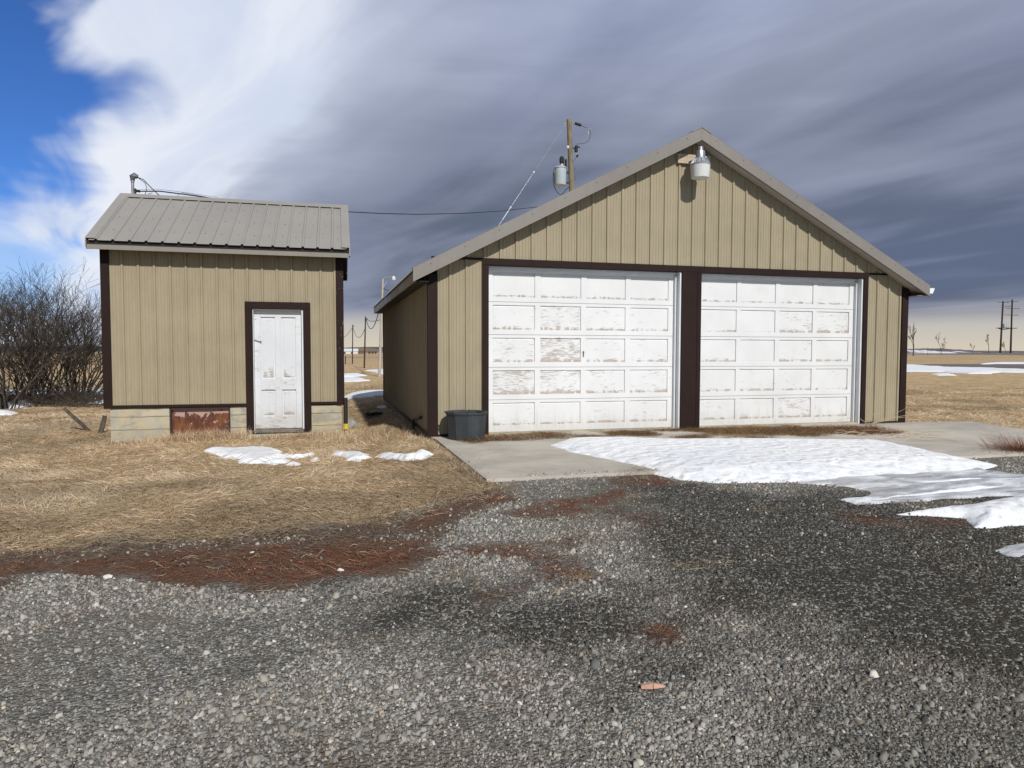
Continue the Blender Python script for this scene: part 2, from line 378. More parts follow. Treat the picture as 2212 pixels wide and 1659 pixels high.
m, t, b = mat('snow'); SNOW = m; o = t.coord('Object')
n = t.noise(o, 1.2, 4); vz = t.vor(t.vm('ADD', o, t.vm('MULTIPLY', t.noise(o, 5, 2, .5, 0, True), (.2, .2, .2))), 8.5, 'Distance', 'SMOOTH_F1'); n2 = t.noise(o, 60, 3)
spk = t.m('MULTIPLY', t.ss(t.noise(o, 38, 3, .7), .66, .74), .22)
t.put(b.inputs['Base Color'], t.mix(spk, t.mix(t.ss(n, .3, .7), (.82, .85, .91), (.90, .92, .95)), (.50, .50, .52)))
b.inputs['Roughness'].default_value = .7; b.inputs['Specular IOR Level'].default_value = .2
b.inputs['Subsurface Weight'].default_value = .25; b.inputs['Subsurface Radius'].default_value = (.04, .05, .06); b.inputs['Subsurface Scale'].default_value = .4
bump(t, b, t.m('ADD', t.m('MULTIPLY', vz, 1.0), t.m('MULTIPLY', n2, .12)), .035)
m, t, b = mat('ice'); ICE = m; o = t.coord('Object')
n = t.noise(t.vm('MULTIPLY', o, (1, 3.2, 1)), 2.2, 6, .62, .6); n2 = t.noise(o, 30, 4, .7)
a_ = t.attr('edge')
cc = t.ramp(n, [(.25, (.20, .20, .20)), (.42, (.42, .43, .44)), (.52, (.60, .62, .65)), (.62, (.82, .85, .90))])
cc = t.mix(t.m('MULTIPLY', t.ss(n2, .55, .7), .4), cc, (.18, .17, .165))
t.put(b.inputs['Base Color'], cc); t.put(b.inputs['Roughness'], t.ss(n, .35, .65, .22, .6)); bump(t, b, t.m('ADD', n, t.m('MULTIPLY', n2, .3)), .02)

def vcol_mat(name, rough=.9, spec=.2, trans=0, sc=60):
    m, t, b = mat(name); c = t.attr('Col', 'Color'); o = t.coord('Object')
    t.put(b.inputs['Base Color'], t.mix(.35, c, t.mix(t.noise(o, sc, 3), (.55, .55, .55), (1.5, 1.5, 1.5)), 'MULTIPLY') if sc else c)
    b.inputs['Roughness'].default_value = rough; b.inputs['Specular IOR Level'].default_value = spec
    return m
STONE = vcol_mat('stone', .85, .25); STRAW = vcol_mat('straw', .75, .15, sc=0)
_t = N(STRAW.node_tree); _tr = _t.new('ShaderNodeBsdfTranslucent'); _t.put(_tr.inputs[0], _t.attr('Col', 'Color')); _mx = _t.new('ShaderNodeMixShader'); _mx.inputs[0].default_value = .18
_t.l.new(_t.n['Principled BSDF'].outputs[0], _mx.inputs[1]); _t.l.new(_tr.outputs[0], _mx.inputs[2]); _t.l.new(_mx.outputs[0], _t.n['Material Output'].inputs[0])

# ------------------------------------------------------------------ ground regions
SRC = 1/1.8228
pad_poly = np.array([(1.40, 9.6), G(943, 957), G(1050, 1041), G(2080, 991), (16.0, 0), (16, 9.4), G(2212, 936), G(2100, 920), (9.62, 9.6)])
ge = (pad_poly[3]-pad_poly[2])/(pad_poly[3][0]-pad_poly[2][0]); pad_poly[4] = pad_poly[2]+ge*(16-pad_poly[2][0])
grass_edge = [(-600, 1215), (-200, 1195), (0, 1180), (150, 1176), (300, 1165), (500, 1160), (600, 1145), (700, 1132), (850, 1120), (950, 1085), (1000, 1066), (1085, 1052), (1050, 1041)]
lawn = np.array([G(*p) for p in grass_edge]+[G(943, 957), (1.40, 9.7), (1.40, 17.6), (9.7, 17.6), (9.62, 9.6), G(2100, 920), G(2212, 936), (16, 9.2), (60, 9), (400, 60), (400, 4000), (-600, 4000), (-600, 4)])
brown_band = GP([(-600, 1195), (0, 1165), (500, 1150), (850, 1110), (1000, 1055), (1110, 1060), (1120, 1080), (1010, 1110), (960, 1160), (945, 1205), (880, 1240), (700, 1268), (540, 1282), (400, 1265), (200, 1243), (120, 1238), (50, 1250), (0, 1272), (-600, 1330)])
dark_gravel = GP([(600, 1350), (700, 1305), (820, 1272), (930, 1245), (1060, 1255), (1250, 1230), (1330, 1180), (1340, 1090), (1380, 1045), (1600, 1045), (1850, 1070), (2600, 1040), (3000, 1500), (2400, 1560), (2100, 1490), (1800, 1470), (1500, 1450), (1250, 1430), (1000, 1425), (850, 1405), (690, 1385)])
damp_right = GP([(1650, 1420), (2100, 1380), (2700, 1300), (3000, 2100), (2100, 2100), (1850, 1700), (1700, 1530)]); vignette_front = GP([(-700, 1600), (200, 1560), (800, 1590), (1100, 1640), (1100, 2000), (-700, 2200)])  # front strip: part moist, part lens vignette painted into the gravel colour
reds = [GP(p) for p in (
 [(-300, 1220), (0, 1197), (150, 1195), (300, 1198), (450, 1185), (600, 1178), (900, 1168), (935, 1182), (925, 1212), (880, 1233), (700, 1258), (560, 1272), (400, 1258), (200, 1236), (60, 1235), (-300, 1280)],
 [(860, 1128), (1000, 1075), (1090, 1066), (1105, 1076), (1000, 1100), (900, 1140)],
 [(1080, 1108), (1180, 1086), (1300, 1066), (1345, 1060), (1330, 1082), (1290, 1100), (1200, 1118), (1130, 1120)],
 [(1318, 1034), (1390, 1018), (1440, 1027), (1452, 1043), (1380, 1055), (1320, 1046)],
 [(970, 1180), (1080, 1170), (1200, 1172), (1240, 1160), (1243, 1182), (1150, 1200), (1050, 1200)],
 [(1010, 1290), (1060, 1268), (1145, 1254), (1150, 1275), (1080, 1300), (1040, 1312)],
 [(1385, 1358), (1430, 1350), (1462, 1370), (1440, 1392), (1393, 1385)],
 [(1140, 1205), (1270, 1200), (1285, 1250), (1200, 1262), (1150, 1240)],
 [(1330, 1090), (1350, 1095), (1345, 1115), (1325, 1110)],
 [(2010, 1120), (2060, 1118), (2080, 1135), (2030, 1140)], [(1860, 1112), (1925, 1120), (1905, 1135), (1870, 1128)], [(1330, 1115), (1420, 1108), (1400, 1135)])]
door_weeds = [GP(p) for p in ([(1012, 958), (1060, 950), (1100, 942), (1165, 940), (1230, 948), (1330, 950), (1200, 955), (1100, 960), (1030, 962)],
 [(1290, 940), (1400, 937), (1440, 945), (1330, 950)], [(1390, 928), (1500, 926), (1640, 928), (1700, 931), (1800, 928), (1900, 925), (1945, 940), (1880, 948), (1700, 948), (1640, 953), (1480, 955), (1452, 951), (1500, 942), (1400, 938)])]

def damp_darkf(x, y):  # damp gravel, plus the painted vignette strip along the front
    n_ = (fbm(x, y, 1.6, 5, 3)-.5)*1.5+(fbm(x*.5, y, 4.5, 4, 8)-.5)*.9
    a_ = sst(-.45, .55, sdf(dark_gravel, x, y)+n_); b_ = .62*sst(-.7, .8, sdf(damp_right, x, y)+n_); c_ = .26*sst(-.5, .6, sdf(vignette_front, x, y)+n_)
    return np.maximum(np.maximum(a_, b_), c_)
def axis(fine0, fine1, step, lo, hi, g=1.06):
    a = list(np.arange(fine0, fine1, step)); s = step; x = a[-1]
    while x < hi: s *= g; x += s; a.append(x)
    s = step; x = a[0]; pre = []
    while x > lo: s *= g; x -= s; pre.append(x)
    return np.array(pre[::-1]+a)
gx = axis(-7, 12, .05, -6000, 6000, 1.055); gy = axis(1.2, 13.5, .05, -60, 9000, 1.05)
XX, YY = np.meshgrid(gx, gy); X, Y = XX.ravel(), YY.ravel(); near = (np.abs(X) < 60) & (Y < 120)
Z = gz(X, Y)
Z -= .06*sst(0, .15, sdf(pad_poly, X, Y))
# the building's floor keeps the ground out
far = np.hypot(X, Y); Z = np.where(far > 1500, Z-(far-1500)*.0005, Z)
wob = (fbm(X, Y, 3.5, 4, 3)-.5)
lm = sst(-.10, .16, sdf(lawn, X, Y)+wob*.5)
bb = sst(-.08, .12, sdf(brown_band, X, Y)+wob*.9)
dmk = damp_darkf(X, Y)
rm = np.zeros_like(X)
for p in reds: rm = np.maximum(rm, sst(-.15, .22, sdf(p, X, Y)+wob*.6))
nx, ny = len(gx), len(gy)
ii = (np.arange(ny-1)[:, None]*nx+np.arange(nx-1)[None]).ravel()
loops = np.stack([ii, ii+1, ii+1+nx, ii+nx], 1).ravel()

m, t, b = mat('ground'); GROUND = m
pos = t.new('ShaderNodeNewGeometry').outputs['Position']; gm, dm, rmk, bmk = t.attr('lawn'), t.attr('damp_dark'), t.attr('red'), t.attr('band')
px_, py_, pz_ = t.sep(pos)[:3]
v1 = t.vor(pos, 62, 'Color'); v1d = t.vor(pos, 62, 'Distance'); v2 = t.vor(pos, 130, 'Color'); v2d = t.vor(pos, 130, 'Distance'); v3 = t.vor(pos, 28, 'Color')
s1 = t.sep(v1)[0]; s2 = t.sep(v2)[0]; s3 = t.sep(v3)[1]
big = t.noise(pos, .7, 4, .6); mid = t.noise(pos, 3.0, 4, .6)
st1 = t.ramp(s1, [(.0, (.095, .09, .082)), (.4, (.22, .213, .198)), (.75, (.34, .33, .308)), (.97, (.43, .42, .39)), (1.0, (.58, .57, .53))])
st2 = t.ramp(s2, [(.0, (.085, .081, .073)), (.5, (.18, .172, .157)), (1.0, (.35, .337, .308))])
cg = t.mix(t.ss(s3, .35, .6), st2, st1)
cg = t.mix(t.m('MULTIPLY', t.ss(v1d, .5, .75), .75), cg, (.10, .095, .084))
cg = t.mix(t.m('MULTIPLY', t.ss(big, .44, .62), .6), cg, (.195, .178, .135))
brn = t.m('MULTIPLY', t.ss(t.noise(t.vm('ADD', pos, (31, 7, 0)), 1.1, 5, .65), .54, .66), .45); cg = t.mix(brn, cg, (.17, .12, .085))
damp_darkc = t.mix(1.0, cg, (.25, .24, .222), 'MULTIPLY'); spk = t.ss(t.m('ADD', s1, t.m('MULTIPLY', mid, .25)), .93, .99)
damp_darkc = t.mix(t.m('MULTIPLY', spk, .6), damp_darkc, (.40, .40, .38)); cg = t.mix(t.m('MULTIPLY', dm, .92), cg, damp_darkc)
cg = t.mix(t.m('MULTIPLY', t.m('MULTIPLY', bmk, t.ss(mid, .2, .5, .6, 1)), .92), cg, t.mix(t.ss(t.noise(pos, 40, 4, .7), .4, .65), (.075, .055, .042), (.22, .165, .12)))
cg = t.mix(t.m('MULTIPLY', t.m('MULTIPLY', rmk, .85), t.ss(t.noise(pos, 5, 5, .65), .38, .54)), cg, t.mix(t.noise(t.vm('MULTIPLY', pos, (30, 60, 1)), 1, 4, .7), (.075, .032, .020), (.24, .11, .065)))
# turf seen between and beyond the modelled blades
tex = t.noise(t.vm('MULTIPLY', pos, (1.0, 1.8, 1)), 16, 6, .72, .8); patch = t.noise(t.vm('MULTIPLY', pos, (1, 2.2, 1)), .45, 5, .6); wide = t.noise(t.vm('MULTIPLY', pos, (1, 2.5, 1)), .05, 4, .6)
ct = t.ramp(tex, [(.25, (.20, .135, .075)), (.45, (.45, .33, .19)), (.6, (.68, .52, .32)), (.78, (.82, .68, .46))])
dist = t.m('SQRT', t.m('ADD', t.m('MULTIPLY', px_, px_), t.m('MULTIPLY', py_, py_)))
ct = t.mix(t.ss(dist, 9, 30), ct, t.mix(t.ss(t.noise(t.vm('MULTIPLY', pos, (1, 1.4, 1)), 2.2, 6, .75), .35, .65), (.40, .28, .15), (.72, .54, .32)))
ct = t.mix(t.m('MULTIPLY', t.ss(patch, .5, .68), .5), ct, t.mix(1.0, ct, (.55, .50, .48), 'MULTIPLY'))
ct = t.mix(t.m('MULTIPLY', t.ss(wide, .42, .62), t.ss(dist, 60, 200, 0, .75)), ct, (.36, .26, .17))
c_ = t.mix(gm, cg, ct)
t.put(b.inputs['Base Color'], c_); b.inputs['Roughness'].default_value = .93; b.inputs['Specular IOR Level'].default_value = .15
hg = t.m('ADD', t.m('MULTIPLY', v1d, -.9), t.m('MULTIPLY', v2d, -.35)); h = t.m('ADD', t.m('MULTIPLY', t.m('SUBTRACT', 1.0, gm), hg), t.m('MULTIPLY', gm, t.m('MULTIPLY', tex, 2.2)))
bump(t, b, h, .014)
ground = fastmesh('ground', np.stack([X, Y, Z], 1), loops, np.arange(len(ii))*4, np.full(len(ii), 4), GROUND, None, None, True)
for k, v in (('lawn', lm), ('damp_dark', dmk), ('red', rm), ('band', bb)):
    ground.data.attributes.new(k, 'FLOAT', 'POINT').data.foreach_set('value', v.astype(np.float32))
tag(ground, kind='structure')

# ------------------------------------------------------------------ concrete pad
pb = MB(); n_ = len(pad_poly)
def pz(x, y): return .0 - .022*max(0, min(1, (9.6-y)/3))
top = []
for i in range(n_):
    a, c = np.array(pad_poly[i]), np.array(pad_poly[(i+1) % n_]); k = max(1, int(np.linalg.norm(c-a)/.12))
    for j in range(k):
        q = a+(c-a)*j/k
        jit = 0 if a[1] > 8.5 else .006 if False else 0 if abs(a[1]-9.6) < .01 and abs(c[1]-9.6) < .3 else .007
        top.append((q[0]+(random.random()-.5)*jit*2, q[1]+(random.random()-.5)*jit*2))
tp = [(x, y, pz(x, y)) for x, y in top]; bt = [(x, y, -.2) for x, y in top]
nt = len(tp); pb.v = tp+bt; pb.f = [tuple(range(nt))]+[(i, (i+1) % nt, nt+(i+1) % nt, nt+i) for i in range(nt)]
pad = pb.build('concrete_pad', PADM); tag(pad, kind='structure')

# ------------------------------------------------------------------ ribbed sheet
def ribs(x0, x1, pitch, phase, h=.019, minor=.0035):
    out = [(x0, 0), (x1, 0)]; k0 = int(math.floor((x0-phase)/pitch))-1; k1 = int(math.ceil((x1-phase)/pitch))+1
    for k in range(k0, k1):
        c = phase+k*pitch
        for dx, hh in ((-.024, 0), (-.014, h), (.014, h), (.024, 0)): out.append((c+dx, hh))
        if minor:
            for j in (1, 2, 3, 4):
                m_ = c+pitch*j/5
                for dx, hh in ((-.008, 0), (-.003, minor), (.003, minor), (.008, 0)): out.append((m_+dx, hh))
    return sorted(p for p in out if x0 <= p[0] <= x1)
def sheet(mb, x0, x1, zb, zt, place, pitch=.235, phase=0., h=.023, minor=.0045, extra=()):
    pr = ribs(x0, x1, pitch, phase, h, minor)
    for e in extra:
        if x0 < e < x1: pr.append((e, float(np.interp(e, [p[0] for p in pr], [p[1] for p in pr]))))
    pr = sorted(set(pr)); b = len(mb.v)
    for x, hh in pr:
        mb.v.append(tuple(place(x, hh, zb(x)))); mb.v.append(tuple(place(x, hh, zt(x))))
    for i in range(len(pr)-1): mb.f.append((b+2*i, b+2*i+2, b+2*i+3, b+2*i+1))
    return mb

# ------------------------------------------------------------------ GARAGE
GX, GY = 1.3968, 9.5945; GW, GD = 8.188, 7.857
gar = empty('garage', (GX, GY, 0), 'tan metal garage with two peeling white overhead doors and brown trim', 'garage')
OHF, OHS = .215, .218; RZ, RX = 4.55, 4.091; SLP = (4.55-2.324)/(GW/2+OHS)
def rtop(x): return RZ-SLP*abs(x-RX)
ST = .165     # depth of the rake face
def under(x): return rtop(x)-ST+.02
D1, D2, DH = (.849, 3.91), (4.247, 7.287), 2.44
HB = 2.535
mb = MB(); fr = lambda x, h, z: (x, -.002-h, z)
sheet(mb, .115, D1[0]-.09, lambda x: .03, lambda x: min(HB-.03, under(x)), fr, phase=.06)
sheet(mb, D2[1]+.09, GW-.1, lambda x: .03, lambda x: min(HB-.03, under(x)), fr, phase=.06)
sheet(mb, .2, GW-.2, lambda x: HB, lambda x: max(HB, under(x)), lambda x, h, z: (x, -.014-h, z), phase=.085, extra=(RX,), minor=.0045, h=.023)
mb.build('front_wall', TAN, gar, recalc=False)
TANW = TAN
mb = MB()
sheet(mb, .0, GD, lambda x: .02, lambda x: under(0), lambda x, h, z: (.004-h, x, z), phase=.1)
mb.build('side_wall', TAN, gar, recalc=False)
mb = MB(); sheet(mb, .0, GD, lambda x: .02, lambda x: under(GW), lambda x, h, z: (GW-.004+h, x, z), phase=.1); mb.build('side_wall', TAN, gar, recalc=False)
mb = MB(); sheet(mb, .0, GW, lambda x: .02, lambda x: under(x), lambda x, h, z: (x, GD+h, z), phase=.1, extra=(RX,)); mb.build('rear_wall', TAN, gar, recalc=False)
for sx in (0, 1):
    for sy in (0, 1):
        mb = MB(); zt = under(0)-.003
        x0, x1 = (-.027, .115) if sx == 0 else (GW-.1, GW+.027)
        y0, y1 = (-.030, .05) if sy == 0 else (GD-.07, GD+.029)
        mb.box(x0, x1, y0, y1, 0.0 if sy == 0 else .004, zt); mb.build('corner_trim', BROWN, gar, bevel=.004)
mb = MB(); mb.box(D1[0]-.09, D1[0]-.0, -.034, .10, 0, DH); mb.build('door_trim', BROWN, gar, bevel=.004)
mb = MB(); mb.box(D1[1]+.0, D2[0], -.034, .10, 0, DH)
mb.box(D2[0]-.075, D2[0]-.055, -.042, -.0345, 0, DH-.002); mb.build('door_trim', BROWN, gar, bevel=.004)
mb = MB(); mb.box(D2[1]+.0, D2[1]+.09, -.034, .10, 0, DH); mb.build('door_trim', BROWN, gar, bevel=.004)
mb = MB(); mb.box(D1[0]-.09, D2[1]+.09, -.037, .10, DH+.001, HB-.001)
mb.build('header_trim', BROWN, gar, bevel=.004)
for x0, x1 in ((.03, D1[0]-.091), (D2[1]+.091, GW-.03)): MB().box(x0, x1, -.032, .0, HB-.028, HB-.002).build('flashing', BROWN, gar)
for x0, x1 in ((.116, D1[0]-.091), (D2[1]+.091, GW-.101)): MB().box(x0, x1, -.024, .05, .0, .03).build('base_trim', BROWN, gar)
# white jambs inside each opening
for a, c in (D1, D2):
    mb = MB(); mb.box(a+.001, a+.012, .06, .16, 0, DH-.001); mb.box(c-.028, c-.001, -.01, .16, 0, DH-.001); mb.box(a+.013, c-.029, .07, .16, DH-.030, DH-.002)
    mb.box(c-.058, c-.029, .075, .13, 0, DH-.046); mb.box(a+.029, c-.059, .10, .13, DH-.06, DH-.031)
    mb.build('door_jamb', WHITE, gar, bevel=.003)
peelA = [[.2, .2, .2, .2, ], [.45, .78, .40, .42], [.70, 1.0, .55, .42], [1.0, .85, .55, .62], [.30, .30, .42, .48]]
peelB = [[.22, .20, .22, .20], [.30, .12, .72, .68], [.28, .08, .42, .32], [.40, .42, .40, .30], [.50, .50, .72, .50]]
def overhead(a, c, peel, label):
    x0, x1 = a+.013, c-.059 ; H0, H1 = .02, DH-.032; sh = (H1-H0)/5; Wd = x1-x0
    bk = MB(); bk.box(x0, x1, .172, .185, .004, H1); dr = bk.build('overhead_door', DARK, gar); dr['label'] = label
    for r in range(5):
        mb = MB(); pe = []; pv = []
        zb, zt = H0+sh*(4-r)+.0025, H0+sh*(5-r)-.0025
        def bx(xa, xb, ya, yb, za, zc, q, v=(1, 1)):
            mb.box(xa, xb, ya, yb, za, zc); pe.extend([q]*8); pv.extend([v[0]]*4+[v[1]]*4)
        yf = .128; sw = .085; rail = .072
        bx(x0, x1, yf+.001, .172, zb, zb+rail if r < 4 else zb+rail*1.35, .12+.10*(peel is peelB and r == 4)*3, (.1, .9)); zlo = zb+(rail if r < 4 else rail*1.35)
        bx(x0, x1, yf+.001, .172, zt-rail*.62, zt, .32, (.10, 1)); zhi = zt-rail*.62
        px0 = x0
        pw = (Wd-sw*5)/4
        for k in range(5):
            s0 = x0+k*(pw+sw); bx(s0, s0+sw, yf+.001, .172, zlo, zhi, .30, (.12, 1))
            if k < 4:
                # bevelled raised field in a sunk panel
                A, B_, zl, zh, bv = s0+sw, s0+sw+pw, zlo, zhi, .022
                y1, y2 = yf+.020, yf+.013
                o = [(A, y1, zl), (B_, y1, zl), (B_, y1, zh), (A, y1, zh)]; i_ = [(A+bv, y2, zl+bv), (B_-bv, y2, zl+bv), (B_-bv, y2, zh-bv), (A+bv, y2, zh-bv)]
                bb_ = len(mb.v); mb.v += o+i_; q = peel[r][k]; pe.extend([q]*8); pv.extend([0, 0, 1, 1, .05, .05, .95, .95])
                mb.f += [(bb_+4, bb_+5, bb_+6, bb_+7)]+[(bb_+j, bb_+(j+1) % 4, bb_+4+(j+1) % 4, bb_+4+j) for j in range(4)]
        mb.at = {'peel': pe, 'pv': pv}; mb.build('door_section', DOORP, dr, bevel=0, recalc=True)
    sb = MB(); sb.box(x0, x1, .126, .17, .001, .023); sb.build('bottom_seal', DARK, dr)
    return dr, x0, pw if False else (Wd-.085*5)/4
dA, xa, pwA = overhead(*D1, peelA, 'heavily peeling white door of twenty panels')
overhead(*D2, peelB, 'cleaner white door with flaking bottom rail')
lk = MB(); lx = xa+2*(pwA+.085)+.04; lk.lathe([(.0, 0), (.013, .0), (.015, .006), (.0, .008)], (0, 0, 0), 10)
lk.v = [(lx+p[0], .126-p[2], 1.20+p[1]) for p in lk.v]; lk.box(lx-.006, lx+.006, .112, .122, 1.13, 1.21); lk.build('lock', paint('old_steel', (.12, .11, .10), .5, .3), dA)
SCRM = []
def screw(p, par, tilt):      # one fastener head, all share one mesh
    if not SCRM:
        mb = MB(); mb.lathe([(.0085, 0), (.007, .006), (.001, .007)], (0, 0, 0), 6); o = mb.build('screw', paint('screw_grey', (.10, .095, .09), .6), par); SCRM.append(o.data)
    else: o = bpy.data.objects.new('screw', SCRM[0]); col.objects.link(o); o.parent = par
    o.location = p; o.rotation_euler.x = tilt
# roof
def slab(mb, xa, xb, y0, y1, off0, off1, f=rtop):
    za, zb_ = f(xa), f(xb)
    mb.hexa([(xa, y0, za+off0), (xb, y0, zb_+off0), (xb, y1, zb_+off0), (xa, y1, za+off0), (xa, y0, za+off1), (xb, y0, zb_+off1), (xb, y1, zb_+off1), (xa, y1, za+off1)])
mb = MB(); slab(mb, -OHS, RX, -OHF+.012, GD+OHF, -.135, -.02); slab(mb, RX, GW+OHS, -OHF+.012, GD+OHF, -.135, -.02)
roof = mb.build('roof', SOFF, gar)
def rsheet(y0, y1, sgn):
    mb = MB(); L = GW/2+OHS+.03
    pr = ribs(y0, y1, .235, .1, .02, 0); b = 0
    for y, h in pr:
        mb.v.append((RX, y, RZ+.004+h)); mb.v.append((RX+sgn*L, y, RZ-SLP*L+.004+h))
        mb.v.append((RX+sgn*L, y, RZ-SLP*L-.012)); mb.v.append((RX, y, RZ-.012))
    for i in range(len(pr)-1):
        for j in range(4): mb.f.append((4*i+j, 4*i+4+j, 4*i+4+(j+1) % 4, 4*i+(j+1) % 4))
    mb.f.append((0, 1, 2, 3)); e = 4*(len(pr)-1); mb.f.append((e+3, e+2, e+1, e)); return mb
for sgn in (-1, 1): rsheet(-OHF+.02, GD+OHF, sgn).build('roof_sheet', ROOF, gar)
mb = MB(); slab(mb, RX-.16, RX, -OHF-.03, GD+OHF, .028, .045); slab(mb, RX, RX+.16, -OHF-.03, GD+OHF, .028, .045); mb.build('ridge_cap', BROWN if False else ROOF, roof)
for sgn in (-1, 1):
    mb = MB(); xe = -OHS-.035 if sgn < 0 else GW+OHS+.035; a_, b_ = (xe, RX-.0005) if sgn < 0 else (RX+.0005, xe)
    slab(mb, a_, b_, -OHF-.022, -OHF+.010, -.158, .030); slab(mb, a_, b_, -OHF-.020, -OHF+.11, .031, .036)
    slab(mb, a_, b_, -OHF-.034, -OHF-.0225, -.158, -.148)
    rtm = mb.build('rake_trim', ROOF, gar, bevel=.003)
    nb = 9
    for k in range(nb):
        xx = a_+(b_-a_)*(k+.5)/nb; screw((xx, -OHF-.022, rtop(xx)-.03), rtm, R(90))
mb = MB(); mb.box(-OHS-.012, -OHS+.012, -OHF+.015, GD+OHF-.01, rtop(-OHS)-.165, rtop(-OHS)-.03); mb.build('fascia', GREY_TRIM, gar)
mb = MB(); mb.box(GW+OHS-.012, GW+OHS+.012, -OHF+.015, GD+OHF-.01, rtop(GW+OHS)-.165, rtop(GW+OHS)-.03); mb.build('fascia', GREY_TRIM, gar)
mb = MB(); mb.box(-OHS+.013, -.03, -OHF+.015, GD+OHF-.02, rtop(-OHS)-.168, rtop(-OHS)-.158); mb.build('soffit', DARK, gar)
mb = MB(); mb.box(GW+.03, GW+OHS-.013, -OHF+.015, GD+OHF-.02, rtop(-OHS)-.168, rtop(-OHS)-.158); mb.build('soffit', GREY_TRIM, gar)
mb = MB(); xg = GW+OHS+.045; zg = rtop(GW+OHS)-.03
pts = [(0, .0), (0, -.09), (.07, -.09), (.105, -.02), (.105, .0)]
for y in (-OHF-.0, -OHF+.004, GD+OHF): mb.v += [(xg+p[0], y, zg+p[1]) for p in pts]
mb.f = [(0, 1, 2, 3, 4), (5, 6, 7, 8, 9)]+[(5+j, 6+j, 11+j, 10+j) for j in range(4)]+[(j, j+1, 6+j, 5+j) for j in range(4)]
mb.build('gutter', paint('gutter_white', (.80, .82, .84), .4, .03), gar)
mb = MB(); mb.box(-.006, GW+.006, .0, GD, -.45, .02); mb.build('floor_slab', FOUND, gar)
# bottom flashing along the long wall
mb = MB(); mb.box(-.03, -.022, .06, GD-.08, .0, .05); mb.build('base_trim', BROWN, gar)

# ------------------------------------------------------------------ SHED
SX, SY, SA = -3.419, 12.2586, -.0161
W_, Dp = 3.685, 3.05
shed = empty('shed', (SX, SY, 0), 'small tan metal shed with grey ribbed roof on a concrete foundation', 'shed', rz=SA)
def S(x, y, z): c, s = math.cos(SA), math.sin(SA); return Vector((SX+x*c-y*s, SY+x*s+y*c, z))
Z0, EV, RG, SO, SOS = .325, 2.93, 3.985, .285, .13
ssl = (RG-EV)/(Dp/2+SO)
def stop(y): return RG-ssl*abs(y-Dp/2)
SW = stop(0)-.16
DX = (2.234, 3.044); DZ = (-.126, 1.911); TR = .118
mb = MB()
sheet(mb, .1, DX[0]-TR, lambda x: Z0, lambda x: SW, fr, phase=.045)
sheet(mb, DX[0]-TR, DX[1]+TR, lambda x: DZ[1]+TR+.003, lambda x: SW, fr, phase=.045)
sheet(mb, DX[1]+TR, W_-.1, lambda x: Z0, lambda x: SW, fr, phase=.045)
mb.build('front_wall', TAN, shed, recalc=False)
for xx, sg in ((0, -1), (W_, 1)):
    mb = MB(); sheet(mb, 0, Dp, lambda y: Z0, lambda y: stop(y)-.16, lambda y, h, z: (xx+sg*(-.004+h), y, z), phase=.1, extra=(Dp/2,)); mb.build('side_wall', TAN, shed, recalc=False)
mb = MB(); sheet(mb, 0, W_, lambda x: Z0, lambda x: SW, lambda x, h, z: (x, Dp+h, z)); mb.build('rear_wall', TAN, shed, recalc=False)
BROWNW = BROWN.copy(); BROWNW.name = 'worn_brown'
t = N(BROWNW.node_tree); b = t.n['Principled BSDF']; src = b.inputs['Base Color'].links[0].from_socket; o = t.coord('Object')
t.put(b.inputs['Base Color'], t.mix(t.m('MULTIPLY', t.ss(t.noise(t.vm('MULTIPLY', o, (1, 1, .35)), 26, 4, .7), .63, .68), t.ss(t.sep(o)[2], .9, 1.7, .3, .8)), src, (.30, .27, .25)))
for x0, x1, mm in ((-.028, .1, BROWN), (W_-.1, W_+.028, BROWNW)):
    for y0, y1 in ((-.031, .06), (Dp-.06, Dp+.03)):
        mb = MB(); mb.box(x0, x1, y0, y1, Z0-.05, SW+.0); mb.build('corner_trim', mm if y0 < 0 else BROWN, shed, bevel=.004)
MB().box(.101, DX[0]-TR-.001, -.036, .0, Z0-.045, Z0+.003).build('base_trim', BROWN, shed, bevel=.003); MB().box(DX[1]+TR+.001, W_-.101, -.036, .0, Z0-.035, Z0+.012).build('base_trim', BROWN, shed, bevel=.003)
mb = MB(); mb.box(DX[0]-TR, DX[0], -.045, .09, DZ[0]-.06, DZ[1]); mb.box(DX[1], DX[1]+TR, -.045, .09, DZ[0]-.045, DZ[1]); mb.box(DX[0]-TR, DX[1]+TR, -.047, .09, DZ[1]+.001, DZ[1]+TR)
mb.build('door_trim', BROWN, shed, bevel=.004)
# old panelled door
dd = MB(); dd.box(DX[0]+.012, DX[1]-.03, .10, .112, DZ[0]+.012, DZ[1]-.02)
dd.at = {'peel': [.1]*8, 'pv': [1]*8}; door = dd.build('door', SHEDP, shed)
mb = MB(); pe = []; pv = []
def bx(xa, xb, ya, yb, za, zc, q=.12, v=(.4, 1)): mb.box(xa, xb, ya, yb, za, zc); pe.extend([q]*8); pv.extend([v[0]]*4+[v[1]]*4)
x0, x1, z0, z1 = DX[0]+.012, DX[1]-.03, DZ[0]+.012, DZ[1]-.02; st = .105; yf = .075
xm = (x0+x1)/2
bx(x0, x0+st, yf, .10, z0, z1, .62, (.1, .9)); bx(x1-st, x1, yf, .10, z0, z1, .5)
bx(x0+st, x1-st, yf, .10, z0, z0+.21, .75, (0, .9)); bx(x0+st, x1-st, yf, .10, z1-.11, z1, .05)
bx(x0+st, x1-st, yf, .10, z0+.66, z0+.85, .68, (.1, .6)); bx(xm-.055, xm+.055, yf, .10, z0+.21, z0+.66, .2); bx(xm-.05, xm+.05, yf, .10, z0+.85, z1-.11, .15)
